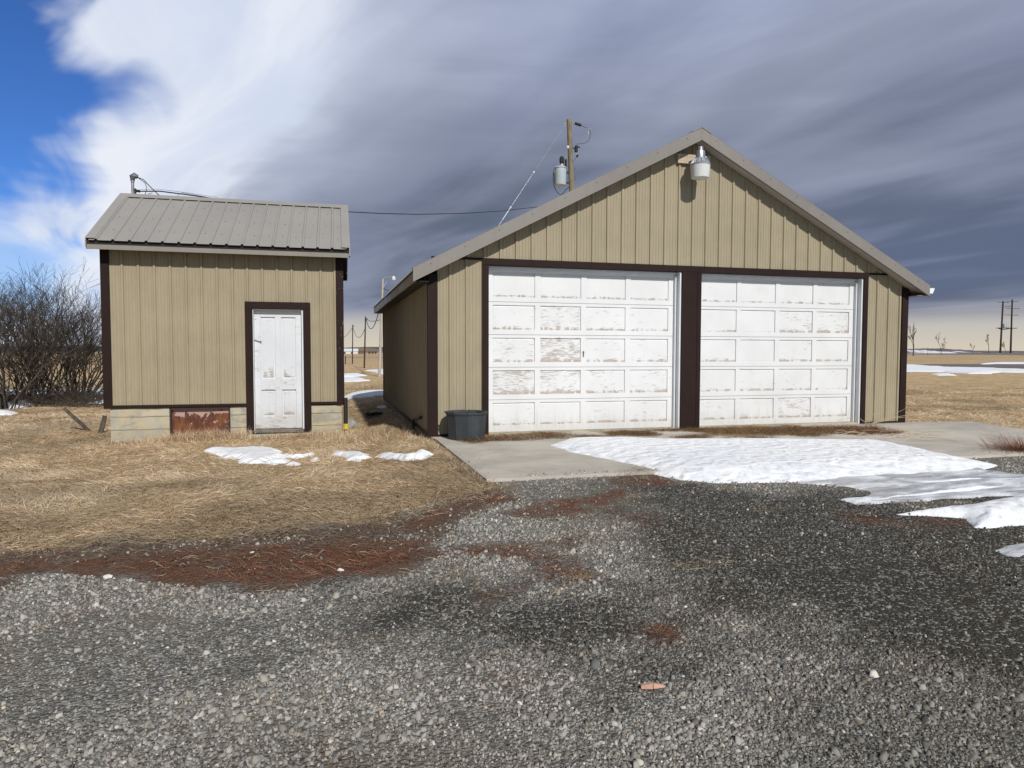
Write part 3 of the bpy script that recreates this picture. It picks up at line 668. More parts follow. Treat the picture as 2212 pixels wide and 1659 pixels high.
for (a, c) in ((x0+st+.028, xm-.055-.028), (xm+.055+.028, x1-st-.028)):
    bx(a, c, .088, .0995, z0+.24, z0+.63, .55, (.0, 1)); bx(a, c, .088, .0995, z0+.88, z1-.14, .42, (0, 1))
mb.at = {'peel': pe, 'pv': pv}; mb.build('door_panels', SHEDP, door, bevel=.004)
IRON = paint('iron', (.14, .12, .11), .6, .4, 20)
mb = MB(); mb.tube([(x0-.0, .066, 1.39), (x0+.10, .05, 1.365)], .006, 6); mb.lathe([(0, 0), (.012, 0), (.012, .02), (0, .022)], (x0+.105, .055, 1.355), 8); mb.build('latch', IRON, door)
mb = MB(); mb.tube([(x0+.05, .074, z0+.98), (x0+.05, .055, z0+1.0), (x0+.05, .055, z0+1.12), (x0+.05, .074, z0+1.14)], .006, 6); mb.build('handle', paint('painted_handle', (.6, .62, .64), .5), door)
for zh in (.22, .95, 1.75):
    mb = MB(); mb.lathe([(.009, 0), (.009, .09)], (x1+.012, .072, z0+zh), 8); mb.build('hinge', paint('hinge_white', (.5, .51, .52), .5), door)
mb = MB(); mb.box(DX[0]+.001, DX[0]+.011, -.02, .14, DZ[0], DZ[1]-.001); mb.box(DX[1]-.028, DX[1]-.001, -.02, .14, DZ[0], DZ[1]-.001); mb.box(DX[0]+.012, DX[1]-.029, -.02, .14, DZ[1]-.018, DZ[1]-.002); mb.build('door_jamb', WHITE, shed, bevel=.002)
mb = MB(); mb.box(DX[0]+.002, DX[1]-.002, -.07, .14, DZ[0]-.045, DZ[0]+.006); mb.build('threshold', OLDWOOD, shed, bevel=.006)
mb = MB(); mb.box(DX[0]-.35, DX[1]+.25, -.16, .1, -.50, DZ[0]-.062); mb.build('door_sill', FOUND, shed, bevel=.02)
# foundation with the rusty hatch
HX0, HX1 = .93, 1.86
mb = MB(); zt = Z0-.051
def fblock(xa, xb, ya, yb, za, zc, n=14):
    b0 = len(mb.v); nz = 8
    for i in range(n+1):
        for j in range(nz+1):
            x = xa+(xb-xa)*i/n; z = za+(zc-za)*j/nz; e = (i in (0, n)) or j == nz
            mb.v.append((x, ya+(.012*(vnoise(x, z, 7, 4)-.5)) + (.010 if e else 0), z))
    for i in range(n):
        for j in range(nz): q = b0+i*(nz+1)+j; mb.f.append((q, q+nz+1, q+nz+2, q+1))
    mb.box(xa+.001, xb-.001, ya+.013, yb, za, zc-.001)
fblock(.06, HX0, -.012, .16, -.62, zt); fblock(HX1, DX[0]-TR-.0, -.012, .16, -.62, zt, 6); fblock(DX[1]+TR, W_-.02, -.012, .16, -.62, zt, 8)
mb.box(.062, .2, .161, Dp, -.62, zt-.002); mb.box(W_-.2, W_-.022, .161, Dp, -.62, zt-.002); mb.box(.201, W_-.201, Dp-.16, Dp, -.62, zt-.002); mb.box(HX0, HX1, .09, .16, -.62, zt-.01)
mb.build('foundation', FOUND, shed, recalc=True)
mb = MB()
nx_, nz_ = 20, 10
for i in range(nx_+1):
    for j in range(nz_+1):
        x = HX0+.03+(HX1-HX0-.06)*i/nx_; z = -.42+(zt-.035+.42)*j/nz_; mb.v.append((x, .035+.02*(fbm(x, z, 4, 3, 8)-.5), z))
for i in range(nx_):
    for j in range(nz_): q = i*(nz_+1)+j; mb.f.append((q, q+nz_+1, q+nz_+2, q+1))
hat = mb.build('hatch', RUST, shed, smooth=True, recalc=False)
mb = MB(); mb.box(HX0, HX0+.03, -.008, .06, -.55, zt-.002); mb.box(HX1-.028, HX1, -.008, .06, -.55, zt-.002); mb.box(HX0+.031, HX1-.029, -.02, .06, zt-.035, zt-.002); mb.build('hatch_frame', DPOLE, hat)
# roof
mb = MB(); L = Dp/2+SO+.03; pr = ribs(-SOS+.04, W_+SOS-.04, .235, .01, .022, 0)
for sg in (-1, 1):
    b0 = len(mb.v)
    for x, h in pr:
        for yy, zz_ in ((Dp/2, RG+h), (Dp/2+sg*L, RG-ssl*L+h), (Dp/2+sg*L, RG-ssl*L+h-.004), (Dp/2, RG+h-.004)): mb.v.append((x, yy, zz_))
    for i in range(len(pr)-1):
        for j in range(4): mb.f.append((b0+4*i+j, b0+4*i+4+j, b0+4*i+4+(j+1) % 4, b0+4*i+(j+1) % 4))
srf = mb.build('roof', ROOFS, shed)
for k in range(-1, 17):
    for yy in (.12, .62, 1.15):
        x = .01+k*.235+.117+.03*math.sin(k*7+yy*9)
        if -SOS+.05 < x < W_+SOS-.06: screw((x, yy-.05, stop(yy-.05)+.001), srf, R(30))
mb = MB(); mb.hexa([(-SOS, Dp/2-.13, RG-ssl*.13+.028), (W_+SOS, Dp/2-.13, RG-ssl*.13+.028), (W_+SOS, Dp/2, RG+.030), (-SOS, Dp/2, RG+.030), (-SOS, Dp/2-.13, RG-ssl*.13+.034), (W_+SOS, Dp/2-.13, RG-ssl*.13+.034), (W_+SOS, Dp/2, RG+.040), (-SOS, Dp/2, RG+.040)])
mb.hexa([(-SOS, Dp/2, RG+.030), (W_+SOS, Dp/2, RG+.030), (W_+SOS, Dp/2+.13, RG-ssl*.13+.028), (-SOS, Dp/2+.13, RG-ssl*.13+.028), (-SOS, Dp/2, RG+.040), (W_+SOS, Dp/2, RG+.040), (W_+SOS, Dp/2+.13, RG-ssl*.13+.034), (-SOS, Dp/2+.13, RG-ssl*.13+.034)])
mb.build('ridge_cap', ROOFS, srf)
def sslab(mb, x0, x1, ya, yb, o0, o1):
    za, zb_ = stop(ya), stop(yb)
    mb.hexa([(x0, ya, za+o0), (x1, ya, za+o0), (x1, yb, zb_+o0), (x0, yb, zb_+o0), (x0, ya, za+o1), (x1, ya, za+o1), (x1, yb, zb_+o1), (x0, yb, zb_+o1)])
for xa, xb, xo0, xo1 in ((-SOS-.002, -SOS+.13, -SOS-.012, -SOS+.004), (W_+SOS-.13, W_+SOS+.002, W_+SOS-.004, W_+SOS+.012)):
    mb = MB(); yl = -SO-.028
    sslab(mb, xa, xb, yl, Dp/2-.001, .026, .030); sslab(mb, xo0, xo1, yl, Dp/2-.001, -.11, .029); sslab(mb, xa, xb, Dp/2+.001, Dp-yl, .026, .030); sslab(mb, xo0, xo1, Dp/2+.001, Dp-yl, -.13, .029)
    mb.build('rake_trim', ROOFS, shed)
mb = MB(); sslab(mb, -SOS+.0, W_+SOS-.0, -SO+.014, Dp/2-.001, -.12, -.012); sslab(mb, -SOS+.01, W_+SOS-.01, Dp/2+.001, Dp+SO-.0, -.12, -.012); mb.build('roof_deck', DARK, shed)  # deck coloured near black to stand in for shade under the eave
ez = stop(-SO)
mb = MB(); mb.box(-SOS-.008, W_+SOS+.008, -SO+.01, -SO+.02, ez-.155, ez-.082); mb.box(-SOS-.008, W_+SOS+.008, -SO+.002, -SO+.0095, ez-.155, ez-.146); mb.build('fascia', GREY_TRIM, shed)
mb = MB(); mb.box(-SOS-.008, W_+SOS+.008, Dp+SO, Dp+SO+.02, ez-.18, ez-.02); mb.build('fascia', BROWN, shed)
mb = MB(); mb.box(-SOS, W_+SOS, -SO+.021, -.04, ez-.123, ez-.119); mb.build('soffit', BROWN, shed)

# ------------------------------------------------------------------ service mast on the shed
mp = at(287, 415, SY+Dp/2+.35); mtop = at(287, 388, SY+Dp/2+.35)
mast = empty('service_mast', (mp.x, mp.y, 2.3), 'galvanised electrical mast with weatherhead rising behind the shed roof ridge', 'mast')
lz = mtop.z-2.3
mb = MB(); mb.tube([(0, 0, 0), (0, 0, lz)], .024, 10); mb.tube([(0, 0, lz-.05), (0, 0, lz-.01)], .032, 10); mb.build('pipe', COPPER, mast, smooth=True)
mb = MB(); mb.tube([(0, 0, lz-.01), (.0, 0, lz+.055), (.03, 0, lz+.075), (.085, 0, lz+.055)], [.040, .055, .055, .035], 12); mb.build('weatherhead', paint('weatherhead_metal', (.16, .17, .19), .4, .2, 9, .5, .5), mast, smooth=True)
mb = MB(); mb.tube([(-.02, 0, lz-.20), (.05, 0, lz-.20)], .012, 6); mb.tube([(.05, 0, lz-.20), (.12, 0, lz-.205)], .026, 8); mb.box(.03, .055, -.02, .02, lz-.30, lz-.16); mb.build('clevis', WIRE, mast)
mb = MB()
mb.tube([(.08, 0, lz+.05), (.18, 0, lz+.01), (.30, 0, lz-.12), (.42, .02, lz-.24), (.52, .02, lz-.32)], .008, 6)
mb.tube([(.085, 0, lz+.045), (.21, 0, lz-.05), (.235, 0, lz-.14), (.20, 0, lz-.27), (.22, 0, lz-.30)], .006, 6)
mb.tube([(.22, 0, lz-.30), (.27, 0, lz-.24), (.33, 0, lz-.22)], .005, 6); mb.build('lead_wires', WIRE, mast)

# ------------------------------------------------------------------ utility pole and transformer
PY = 26.0
pt, pm = at(1229, 258, PY), at(1235, 412, PY); ax = (pm-pt)/(pm-pt).length; pbot = pt+ax*((pt.z+.6)/-ax.z)
up = empty('utility_pole', (pbot.x, PY, float(gz(pbot.x, PY))-.1), 'wooden utility pole with grey transformer behind the garage roof', 'utility pole')
def rel(p, r=up): return Vector(p)-r.location
def U(px, py, dy=0): return rel(at(px, py, PY+dy))
mb = MB(); mb.tube([rel(pt), rel(pt+(pbot-pt)*.3), rel(pt+(pbot-pt)*.65), rel(pbot)], [.095, .105, .125, .15], 14); mb.build('pole', POLE, up, smooth=True)
# zoomed crop (2050,430) scale .2411 -> frame pixels
def Z5(a, c, dy=0): return U((2050+a*.2411)/1.8228, (430+c*.2411)/1.8228, dy)
c0 = Z5(648, 1100, -.05); hT = (Z5(648, 950, -.05)-Z5(648, 1235, -.05)).z; rT = .235
tank = MB(); tank.lathe([(rT*.96, -hT/2), (rT, -hT/2+.03), (rT, hT/2-.03)], c0, 24); tk = tank.build('transformer_tank', TRANS, up, smooth=True)
mb = MB(); mb.lathe([(rT*1.09, hT/2-.028), (rT*1.09, hT/2-.0), (rT*.9, hT/2+.035), (rT*.4, hT/2+.06), (0, hT/2+.062)], c0, 24); mb.build('transformer_lid', TRANS, tk, smooth=True)
mb = MB(); cb = Vector((c0.x+.06, c0.y, c0.z+hT/2+.04)); mb.lathe([(.045, 0), (.045, .15)], cb, 10); mb.build('bushing', LENS, tk, smooth=True)
mb = MB(); mb.lathe([(.07, .13), (.10, .18), (.10, .33), (.06, .40), (.02, .42)], cb, 8); mb.build('bushing_cover', WIRE, tk)
mb = MB(); mb.tube([cb+Vector((.17, 0, .0)), cb+Vector((.17, 0, .30))], .05, 8); mb.build('arrester', WIRE, tk)
MB().box(c0.x+rT-.03, c0.x+rT+.12, c0.y-.05, c0.y+.05, c0.z+hT*.22, c0.z+hT*.30).build('bracket', WIRE, tk); MB().box(c0.x+rT-.03, c0.x+rT+.12, c0.y-.05, c0.y+.05, c0.z-hT*.36, c0.z-hT*.29).build('bracket', WIRE, tk)
mb = MB(); mb.box(c0.x-rT-.05, c0.x-rT+.01, c0.y-.03, c0.y+.03, c0.z+.12, c0.z+.26); mb.build('terminal', IRON, tk)
mb = MB(); mb.tube([Z5(535, 1020), Z5(530, 1150), Z5(540, 1240), Z5(560, 1290), Z5(600, 1360), Z5(655, 1400), Z5(700, 1370), Z5(740, 1310), Z5(790, 1275)], .014, 6)
mb.tube([Z5(545, 1050), Z5(548, 1180), Z5(560, 1260)], .009, 5); mb.build('secondary_cable', WIRE, up, smooth=True)
for a, c, q in (((828, 212), (885, 228), .02), ((700, 240), (740, 235), .025), ((1045, 215), (1052, 292), .008), ((1052, 285), (1085, 292), .02), ((1095, 312), (1150, 335), .035), ((1108, 325), (1104, 410), .012)): MB().tube([Z5(*a), Z5(*c)], q, 6).build('line_clamp', GALV, up)
mb = MB(); a, c = Z5(885, 228), Z5(985, 262)
for k in range(6): p = a.lerp(c, (k+.5)/6); q = (c-a)/12; mb.tube([p-q*.9, p+q*.9], [.05, .062], 10)
mb.build('insulator', WIRE, up)
mb = MB(); mb.tube([Z5(985, 262), Z5(1040, 290), Z5(1095, 302), Z5(1125, 325)], .010, 5); mb.tube([Z5(1125, 330), Z5(1142, 380), Z5(1132, 470), Z5(1105, 520), Z5(1040, 558), Z5(920, 568), Z5(905, 600)], .009, 5); mb.build('jumper_wire', WIRE, up)
MB().tube([Z5(915, 770), Z5(900, 800), Z5(868, 838), Z5(850, 850)], .008, 5).build('jumper_wire', WIRE, up)
for yy in (985, 1110, 1155): MB().tube([Z5(862, yy+8), Z5(885, yy), Z5(892, yy-22)], .007, 5).build('pole_staple', WIRE, up)
mb = MB(); mb.tube([Z5(910, 600), Z5(905, 700)], .065, 8); mb.tube([Z5(905, 600), Z5(965, 628)], .03, 6); mb.tube([Z5(930, 745), Z5(920, 780)], .045, 6); mb.tube([Z5(848, 632), Z5(900, 650)], .022, 6); cut = mb.build('fuse_cutout', WIRE, up)
mb = MB(); mb.tube([Z5(948, 630), Z5(925, 755)], .018, 6); mb.tube([Z5(900, 715), Z5(925, 750)], .02, 6); mb.build('fuse_tube', GALV, cut)
mb = MB(); p = Z5(775, 615, -.12); mb.box(p.x-.04, p.x+.04, p.y, p.y+.05, p.z-.05, p.z+.05); mb.build('pole_plate', GALV, up)
# guy wire: white rod, thin strand, white guard near the roof
g0, g1 = at(1222, 267, PY), at(1153, 372, PY-.5); dirg = (g1-g0)
guy = empty('guy_wire', g0+dirg*3.9, 'white guy wire slanting from the pole top down behind the garage roof', 'guy wire')
mb = MB(); mb.tube([rel(g0, guy), rel(g1, guy)], .014, 6); mb.build('strain_rod', GALV, guy)
mb = MB(); mb.lathe([(.0, -.045), (.04, -.02), (.04, .02), (0, .045)], rel(g1, guy), 8); mb.build('ball', paint('ball_white', (.8, .8, .8)), guy)
mb = MB(); mb.tube([rel(g1, guy), Vector((0, 0, 0))], .004, 5); mb.build('strand', GALV, guy)
mb = MB(); mb.tube([rel(g0+dirg*1.68, guy), rel(g0+dirg*1.93, guy)], .016, 6); mb.tube([rel(g0+dirg*1.68, guy), rel(g0+dirg*1.70, guy)], .035, 6); mb.build('guard', paint('guard_white', (.7, .72, .74)), guy)

# overhead service cable from the mast to the pole
def wirepath(a, c, sag, n=28): return [a.lerp(c, k/n)-Vector((0, 0, sag*4*(k/n)*(1-k/n))) for k in range(n+1)]
wa = Vector((mp.x+.12, mp.y, mtop.z-.205)); wb = at(1236, 425, PY)
P_ = [wa, at(345, 413, 14.0), at(400, 420, 14.3), at(470, 430, 15.0), at(560, 443, 15.8), at(650, 451, 16.6), at(752, 457.5, 17.5), at(820, 461, 18.3), at(900, 463, 19.4), at(1000, 461, 21), at(1080, 456, 22.7), at(1160, 447, 24.4), wb]
svc = empty('service_cable', wa, 'black overhead cable sagging from the shed mast towards the utility pole', 'cable')
mb = MB(); mb.tube([rel(p, svc) for p in P_], .011, 6); mb.build('cable', WIRE, svc, smooth=True)
mb = MB(); mb.tube([rel(p, svc)+Vector((0, 0, .035)) for p in P_[:4]], .004, 5); mb.tube([rel(P_[2], svc)+Vector((-.2, 0, -.08)), rel(P_[2], svc)+Vector((-.05, 0, .03)), rel(P_[3], svc)], .005, 5); mb.build('messenger', GALV, svc)

# ------------------------------------------------------------------ yard light under the gable
ly = GY-.30; lc = at(1512.5, 375, ly)
lamp = empty('yard_light', (lc.x, ly, lc.z), 'dusk to dawn yard light with translucent drum lens under the garage gable peak', 'light'); lamp.scale = (1.07, 1.0, 1.05)
mb = MB(); mb.lathe([(.105, -.07), (.125, -.063), (.138, .10), (.138, .125)], (0, 0, 0), 32); mb.build('lens', LENS, lamp, smooth=True)
mb = MB(); mb.lathe([(.141, .112), (.143, .126), (.136, .134), (.120, .165), (.098, .205), (.068, .212)], (0, 0, 0), 32, cap=False)
for k in range(26):
    q = 2*math.pi*k/26; a_, b_ = math.cos(q), math.sin(q); mb.tube([(a_*.138, b_*.138, .134), (a_*.102, b_*.102, .206)], .0035, 4)
mb.build('collar', GALV, lamp, smooth=True)
mb = MB(); mb.lathe([(.066, .205), (.066, .30), (.060, .315), (.040, .325), (.038, .372), (.030, .380), (0, .382)], (0, 0, 0), 24, cap=False); mb.build('ballast_housing', paint('bright_alloy', (.62, .63, .64), .28, .08, 8, .5, .85), lamp, smooth=True)
mb = MB(); mb.tube([(0, .05, .26), (.0, .16, .24), (.0, .26, .24)], .02, 8); mb.box(.04, .10, .0, .05, .20, .25); mb.build('arm', GALV, lamp)
bl, br = at(1466, 344, GY-.06), at(1530, 344, GY-.06)
mb = MB(); mb.box(bl.x-lamp.location.x, br.x-lamp.location.x, .225, .266, bl.z-lc.z-.065, bl.z-lc.z+.065)
mb.box(bl.x-lamp.location.x+.03, bl.x-lamp.location.x+.03+.012, .22, .224, bl.z-lc.z+.02, bl.z-lc.z+.032); mb.build('mounting_board', BOARD, lamp, bevel=.004)

# ------------------------------------------------------------------ tub, pipes, rock, boards
tb = G(1002, 951); tub = empty('rubber_tub', (tb[0], 9.30, -.003), 'charcoal faceted rubber tub standing on the pad by the left overhead door', 'tub')
n8 = 10; mb = MB(); r0, r1, hh = .258, .288, .375
mb.lathe([(r0*.98, .0), (r0, .012), (r1, hh-.035), (r1+.012, hh-.03), (r1+.02, hh), (r1+.004, hh+.004), (r1-.015, hh-.012), (r0-.02, .03)], (0, 0, 0), n8, rot=.20); mb.build('body', RUBBER, tub, bevel=.003)
mb = MB(); mb.tube([(-r1*.8*math.cos(.1), -.02, hh+.0), (-r1-.02, 0, hh+.004)], .012, 6); mb.build('handle', RUBBER, tub)
# black bent vent pipe on the long garage wall
vp = Vector((GX-.045, 0, 0))
def wallpt(px, py, X=GX-.06):
    v = ray(px, py); t_ = X/v[0]; return Vector((X, v[1]*t_, CZ+v[2]*t_))
a = wallpt(894, 939); b2 = wallpt(892, 906); c3 = wallpt(908.5, 902)
vent = empty('bent_pipe', (a.x, a.y, 0), 'black pipe bent over at the top against the dark side wall of the garage', 'pipe')
mb = MB(); mb.tube([(0, .0, -.2), (0, b2.y-a.y, b2.z-.05), (0, b2.y-a.y-.02, b2.z-.01), (0, b2.y-a.y-.07, b2.z+.01), (0, c3.y-a.y, c3.z)], .026, 10); mb.build('pipe', WIRE, vent, smooth=True)
# shed corner pipe with yellow elbow
cp = S(W_+.045, -.03, 0); ds = empty('drain_pipe', (cp.x, cp.y-.02, -.175), 'black drain pipe with yellow boot at the corner of the shed foundation', 'pipe')
mb = MB(); mb.tube([(0, 0, .02), (0, 0, .575)], .036, 12); mb.build('pipe', WIRE, ds, smooth=True)
mb = MB(); mb.lathe([(.048, .12), (.052, .13), (.052, .0), (.058, -.01), (.058, -.05)], (0, 0, 0), 12, cap=False); mb.tube([(0, 0, .03), (0, -.05, .01), (.0, -.10, -.005)], [.05, .05, .055], 12, cap=False); mb.build('boot', YELLOW, ds, smooth=True)
def rock(name, c, s, seed, label, mm=ROCKM, n=3, cat='rock'):
    bm = bmesh.new(); bmesh.ops.create_icosphere(bm, subdivisions=n, radius=1); rr = random.Random(seed)
    pl = [(Vector((rr.uniform(-1, 1), rr.uniform(-1, 1), rr.uniform(-.4, 1))).normalized(), rr.uniform(.55, .8)) for _ in range(14)]
    for v in bm.verts:
        d_ = v.co.normalized(); k = 1.0
        for q, h in pl:
            dt = d_.dot(q)
            if dt > h: k = min(k, h/dt)
        v.co = Vector((d_.x*k*s[0], d_.y*k*s[1], d_.z*k*s[2]))
    me = bpy.data.meshes.new(name); bm.to_mesh(me); bm.free(); me.materials.append(mm); o = bpy.data.objects.new(name, me); col.objects.link(o); o.location = c
    return tag(o, label, cat)
q = G(761, 926); rock('rock', (q[0], q[1]+.15, float(gz(*q))+.05), (.15, .12, .14), 3, 'pale grey angular rock beside the shed corner')
q = G(805, 899); 
deb = empty('scrap_pile', (q[0], q[1], float(gz(*q))), 'low black scrap lying in the shade between the two buildings', 'scrap')
mb = MB()
for k in range(6):
    a_ = random.uniform(-.16, .16); mb.hexa([(a_+p[0]*random.uniform(.02, .09), p[1]*.08+random.uniform(-.05, .05), .02+p[2]*random.uniform(.02, .08)) for p in ((-1, -1, 0), (1, -1, 0), (1, 1, 0), (-1, 1, 0), (-1, -1, 1), (1, -1, 1), (1, 1, 1), (-1, 1, 1))])
mb.build('debris', WIRE, deb)
# weathered boards left of the shed
A, B_ = G(196, 934), G(228, 905); 
pa, pb2 = at(243/1.8228*1.0, (1000+1345*.4523)/1.8228, 13.6), None
def brd(name, p, q, w_, label, mm=DARKWOOD):
    p, q = Vector(p), Vector(q); e = empty(name, p, label, 'board'); mb = MB(); t_ = (q-p); n_ = t_.cross(Vector((0, 1, 0))).normalized()*w_/2; dpt = Vector((0, .022, 0))
    mb.hexa([-n_-dpt, n_-dpt, n_+dpt, -n_+dpt, t_-n_*.9-dpt, t_+n_*.7-dpt, t_+n_*.7+dpt, t_-n_*.9+dpt]); mb.build('plank', mm, e, bevel=.004); return e
z1p = lambda a, c: (a*.4523/1.8228, (1000+c*.4523)/1.8228)
q = G(*z1p(785, 1540)); brd('plank', (q[0], q[1], float(gz(*q))-.02), at(*z1p(555, 1345), q[1]+.25), .065, 'long weathered grey plank lying tilted in the grass left of the shed')
q = G(*z1p(868, 1562)); brd('stake', (q[0], q[1], float(gz(*q))-.05), at(*z1p(912, 1408), q[1]+.05), .085, 'short dark broken board standing tilted beside the shed foundation')
q = G(1408, 1490); 
mb = MB(); mb.hexa([(-.05, -.012, 0), (0, -.018, 0), (0, .012, 0), (-.045, .01, 0), (-.05, -.01, .012), (0, -.014, .025), (0, .012, .02), (-.045, .01, .012)])
mb.hexa([(.002, -.016, 0), (.055, -.010, 0), (.05, .01, 0), (.002, .012, 0), (.002, -.014, .022), (.058, -.008, .006), (.052, .01, .008), (.002, .012, .018)])
o = mb.build('brick_shard', paint('shard_pink', (.55, .33, .25), .8, .15, 40), None, bevel=.003); o.location = (q[0], q[1], float(gz(*q))+.006); o.rotation_euler.z = -.15; tag(o, 'pinkish broken shard lying on the gravel in the foreground', 'shard')

# ------------------------------------------------------------------ snow and ice
def patch(name, poly, label, hmax=.05, wdt=.25, step=.03, m_=SNOW, jag=.10, nf=4.0, cat='snow patch', rough=.25, kindz=gz, lift=.0):
    x0, y0 = poly.min(0)-.15; x1, y1 = poly.max(0)+.15
    step = max(step, (x1-x0)/420, 0); sy = max(step*.8 if step < .1 else step*.5, (y1-y0)/420)
    a = np.arange(x0, x1+step, step); c = np.arange(y0, y1+sy, sy); XX, YY = np.meshgrid(a, c)
    n = fbm(XX*.42, YY*1.15, nf, 4, 21)-.5; d_ = sdf(poly, XX, YY)+n*jag*2-(.03 if jag == .085 else 0)
    e = np.clip(d_/wdt, 0, 1); h = hmax*(1-(1-e)**1.9)*(1+rough*(fbm(XX*.6, YY, nf*1.6, 3, 33)-.5)*2) + np.maximum(np.minimum(d_, 0)*.55, -.05-lift)
    base = kindz(XX, YY)
    kk = sst(-.7, .02, sdf(pad_poly, XX, YY)); base = base*(1-kk)+kk*np.maximum(base, -.022*np.clip((9.6-YY)/3, 0, 1))
    Zz = base+h+lift-.004
    V = np.stack([XX, YY, Zz], -1).reshape(-1, 3); ny_, nx2 = XX.shape
    ok = (d_ > -max(2.5*step, .10+lift*2.2))
    q = ok[:-1, :-1] & ok[1:, :-1] & ok[:-1, 1:] & ok[1:, 1:]
    jj, ii_ = np.nonzero(q); i0 = jj*nx2+ii_; L_ = np.stack([i0, i0+1, i0+1+nx2, i0+nx2], 1)
    if not len(L_): return
    used, inv = np.unique(L_.ravel(), return_inverse=True)
    V = V[used]; org = Vector((float(V[:, 0].mean()), float(V[:, 1].mean()), float(V[:, 2].min()))); V = V-np.array(org)
    o = fastmesh(name, V, inv, np.arange(len(L_))*4, np.full(len(L_), 4), m_, None, None, True); o.location = org
    return tag(o, label, cat)
snow_polys = []
def sp(pts, label, **k):
    o_, s_ = k.pop('o', None), k.pop('s', 1.0); p = GP(pts, o_, s_); snow_polys.append(p); return patch(k.pop('name', 'snow_patch'), p, label, **k)
sp([(1188, 968), (1232, 953), (1330, 951), (1426, 955), (1640, 954), (1881, 956), (1930, 962), (1980, 972), (2060, 990), (2154, 1006), (2110, 1018), (2020, 1023), (1930, 1026), (1850, 1036), (1781, 1043), (1660, 1043), (1551, 1044), (1472, 1035), (1400, 1017), (1300, 997), (1225, 982)],
   'long white snow bank covering the concrete pad before the garage doors', hmax=.07, wdt=.6, step=.028, jag=.045, rough=.05)
ic = dict(m_=ICE, hmax=.018, wdt=.1, step=.03, cat='ice patch', name='ice_patch', rough=.5)
sp([(1700, 1043), (1781, 1038), (1850, 1030), (2020, 1017), (2110, 1012), (2180, 1022), (2260, 1030), (2260, 1078), (2100, 1078), (1960, 1085), (1850, 1090), (1805, 1080), (1860, 1062), (1800, 1052)], 'grey rutted ice sheet on the gravel at the right edge of the snow bank', jag=.16, **ic)
sp([(1812, 1084), (1900, 1076), (1990, 1067), (2100, 1055), (2212, 1046), (2212, 1050), (2100, 1064), (1990, 1074), (1900, 1083)], 'thin white snow ridge running across the grey ice sheet', hmax=.04, wdt=.08, jag=.035)
sp([(1930, 1046), (2000, 1042), (2090, 1036), (2170, 1031), (2170, 1034), (2090, 1040), (2000, 1046)], 'narrow snow streak on the ice closest to the snow bank', hmax=.034, wdt=.06, jag=.02)
sp([(1940, 1112), (2050, 1100), (2120, 1088), (2180, 1074), (2260, 1060), (2300, 1130), (2212, 1135), (2140, 1145), (2100, 1142), (2082, 1122), (2000, 1114)], 'thick white snow heap on gravel at the right picture edge', hmax=.09, wdt=.30, jag=.06)
sp([(2140, 1188), (2180, 1178), (2260, 1165), (2300, 1200), (2212, 1206), (2170, 1202)], 'small thin ice film on dark gravel beyond the snow heap, nearest the camera', jag=.08, **ic)
z2k = dict(o=(300, 1450), s=.5425); sm = dict(hmax=.030, wdt=.10, step=.018, jag=.085, nf=7, rough=.3, lift=.028)
sp([(925, 600), (975, 585), (1080, 590), (1180, 592), (1300, 578), (1430, 585), (1470, 610), (1520, 645), (1450, 660), (1350, 690), (1250, 695), (1190, 680), (1200, 655), (1070, 652), (1000, 622)], 'largest white snow patch in the dry grass below the shed door', **z2k, **sm)
sp([(1380, 700), (1400, 678), (1500, 665), (1560, 668), (1500, 690), (1420, 706)], 'small snow scrap touching the lower right of the largest lawn patch', **z2k, **sm)
sp([(1500, 702), (1560, 692), (1635, 690), (1600, 704)], 'lowest thin sliver of snow in the grass below the shed door', **z2k, **sm)
sp([(1500, 622), (1600, 640), (1720, 618), (1715, 630), (1600, 654), (1520, 640)], 'thin snow streak right of the largest lawn snow patch', **z2k, **sm)
sp([(1700, 664), (1740, 652), (1760, 664), (1720, 674)], 'tiny snow crumb between the lawn snow patches', **z2k, **sm)
sp([(1835, 630), (1880, 610), (1960, 618), (2060, 618), (2125, 645), (2050, 678), (1985, 668), (1965, 640), (1900, 636)], 'lumpy snow patch in the grass between the shed corner and the pad', **z2k, **sm)
z7k = dict(o=(1300, 1450), s=.2939)
sp([(625, 1165), (800, 1160), (1000, 1195), (1160, 1190), (1210, 1150), (1290, 1168), (1225, 1228), (1010, 1240), (800, 1220), (650, 1192)], 'long narrow snow strip in the grass nearest the concrete pad', **z7k, **sm)
sp([(615, 528), (700, 510), (770, 512), (770, 540), (700, 545), (650, 540)], 'small snow patch at the foot of the dark garage wall', **z7k, hmax=.04, wdt=.12, jag=.05)
zbk = dict(o=(1320, 1050), s=.3617)
fk = dict(hmax=.06, wdt=.4, step=.08, jag=.25, nf=1.2, rough=.4, lift=.03)
sp([(130, 1440), (120, 1400), (250, 1380), (540, 1364), (620, 1362), (620, 1390), (530, 1398), (380, 1420), (300, 1430)], 'snow drift across the gap behind the two buildings', **zbk, **fk)
sp([(0, 1212), (230, 1212), (360, 1240), (220, 1256), (0, 1258)], 'bright snow patch in the field left of the pale lamp post foot', **zbk, **fk)
sp([(0, 1180), (250, 1172), (330, 1186), (200, 1200), (0, 1204)], 'faint snow strip in the field between the lamp post and the dark poles', **zbk, **fk)
sp([(330, 1132), (540, 1122), (620, 1125), (620, 1180), (500, 1172), (420, 1145)], 'snow strip behind the foot of the pale lamp post', **zbk, **fk)
z8k = dict(o=(3500, 1050), s=.3014)
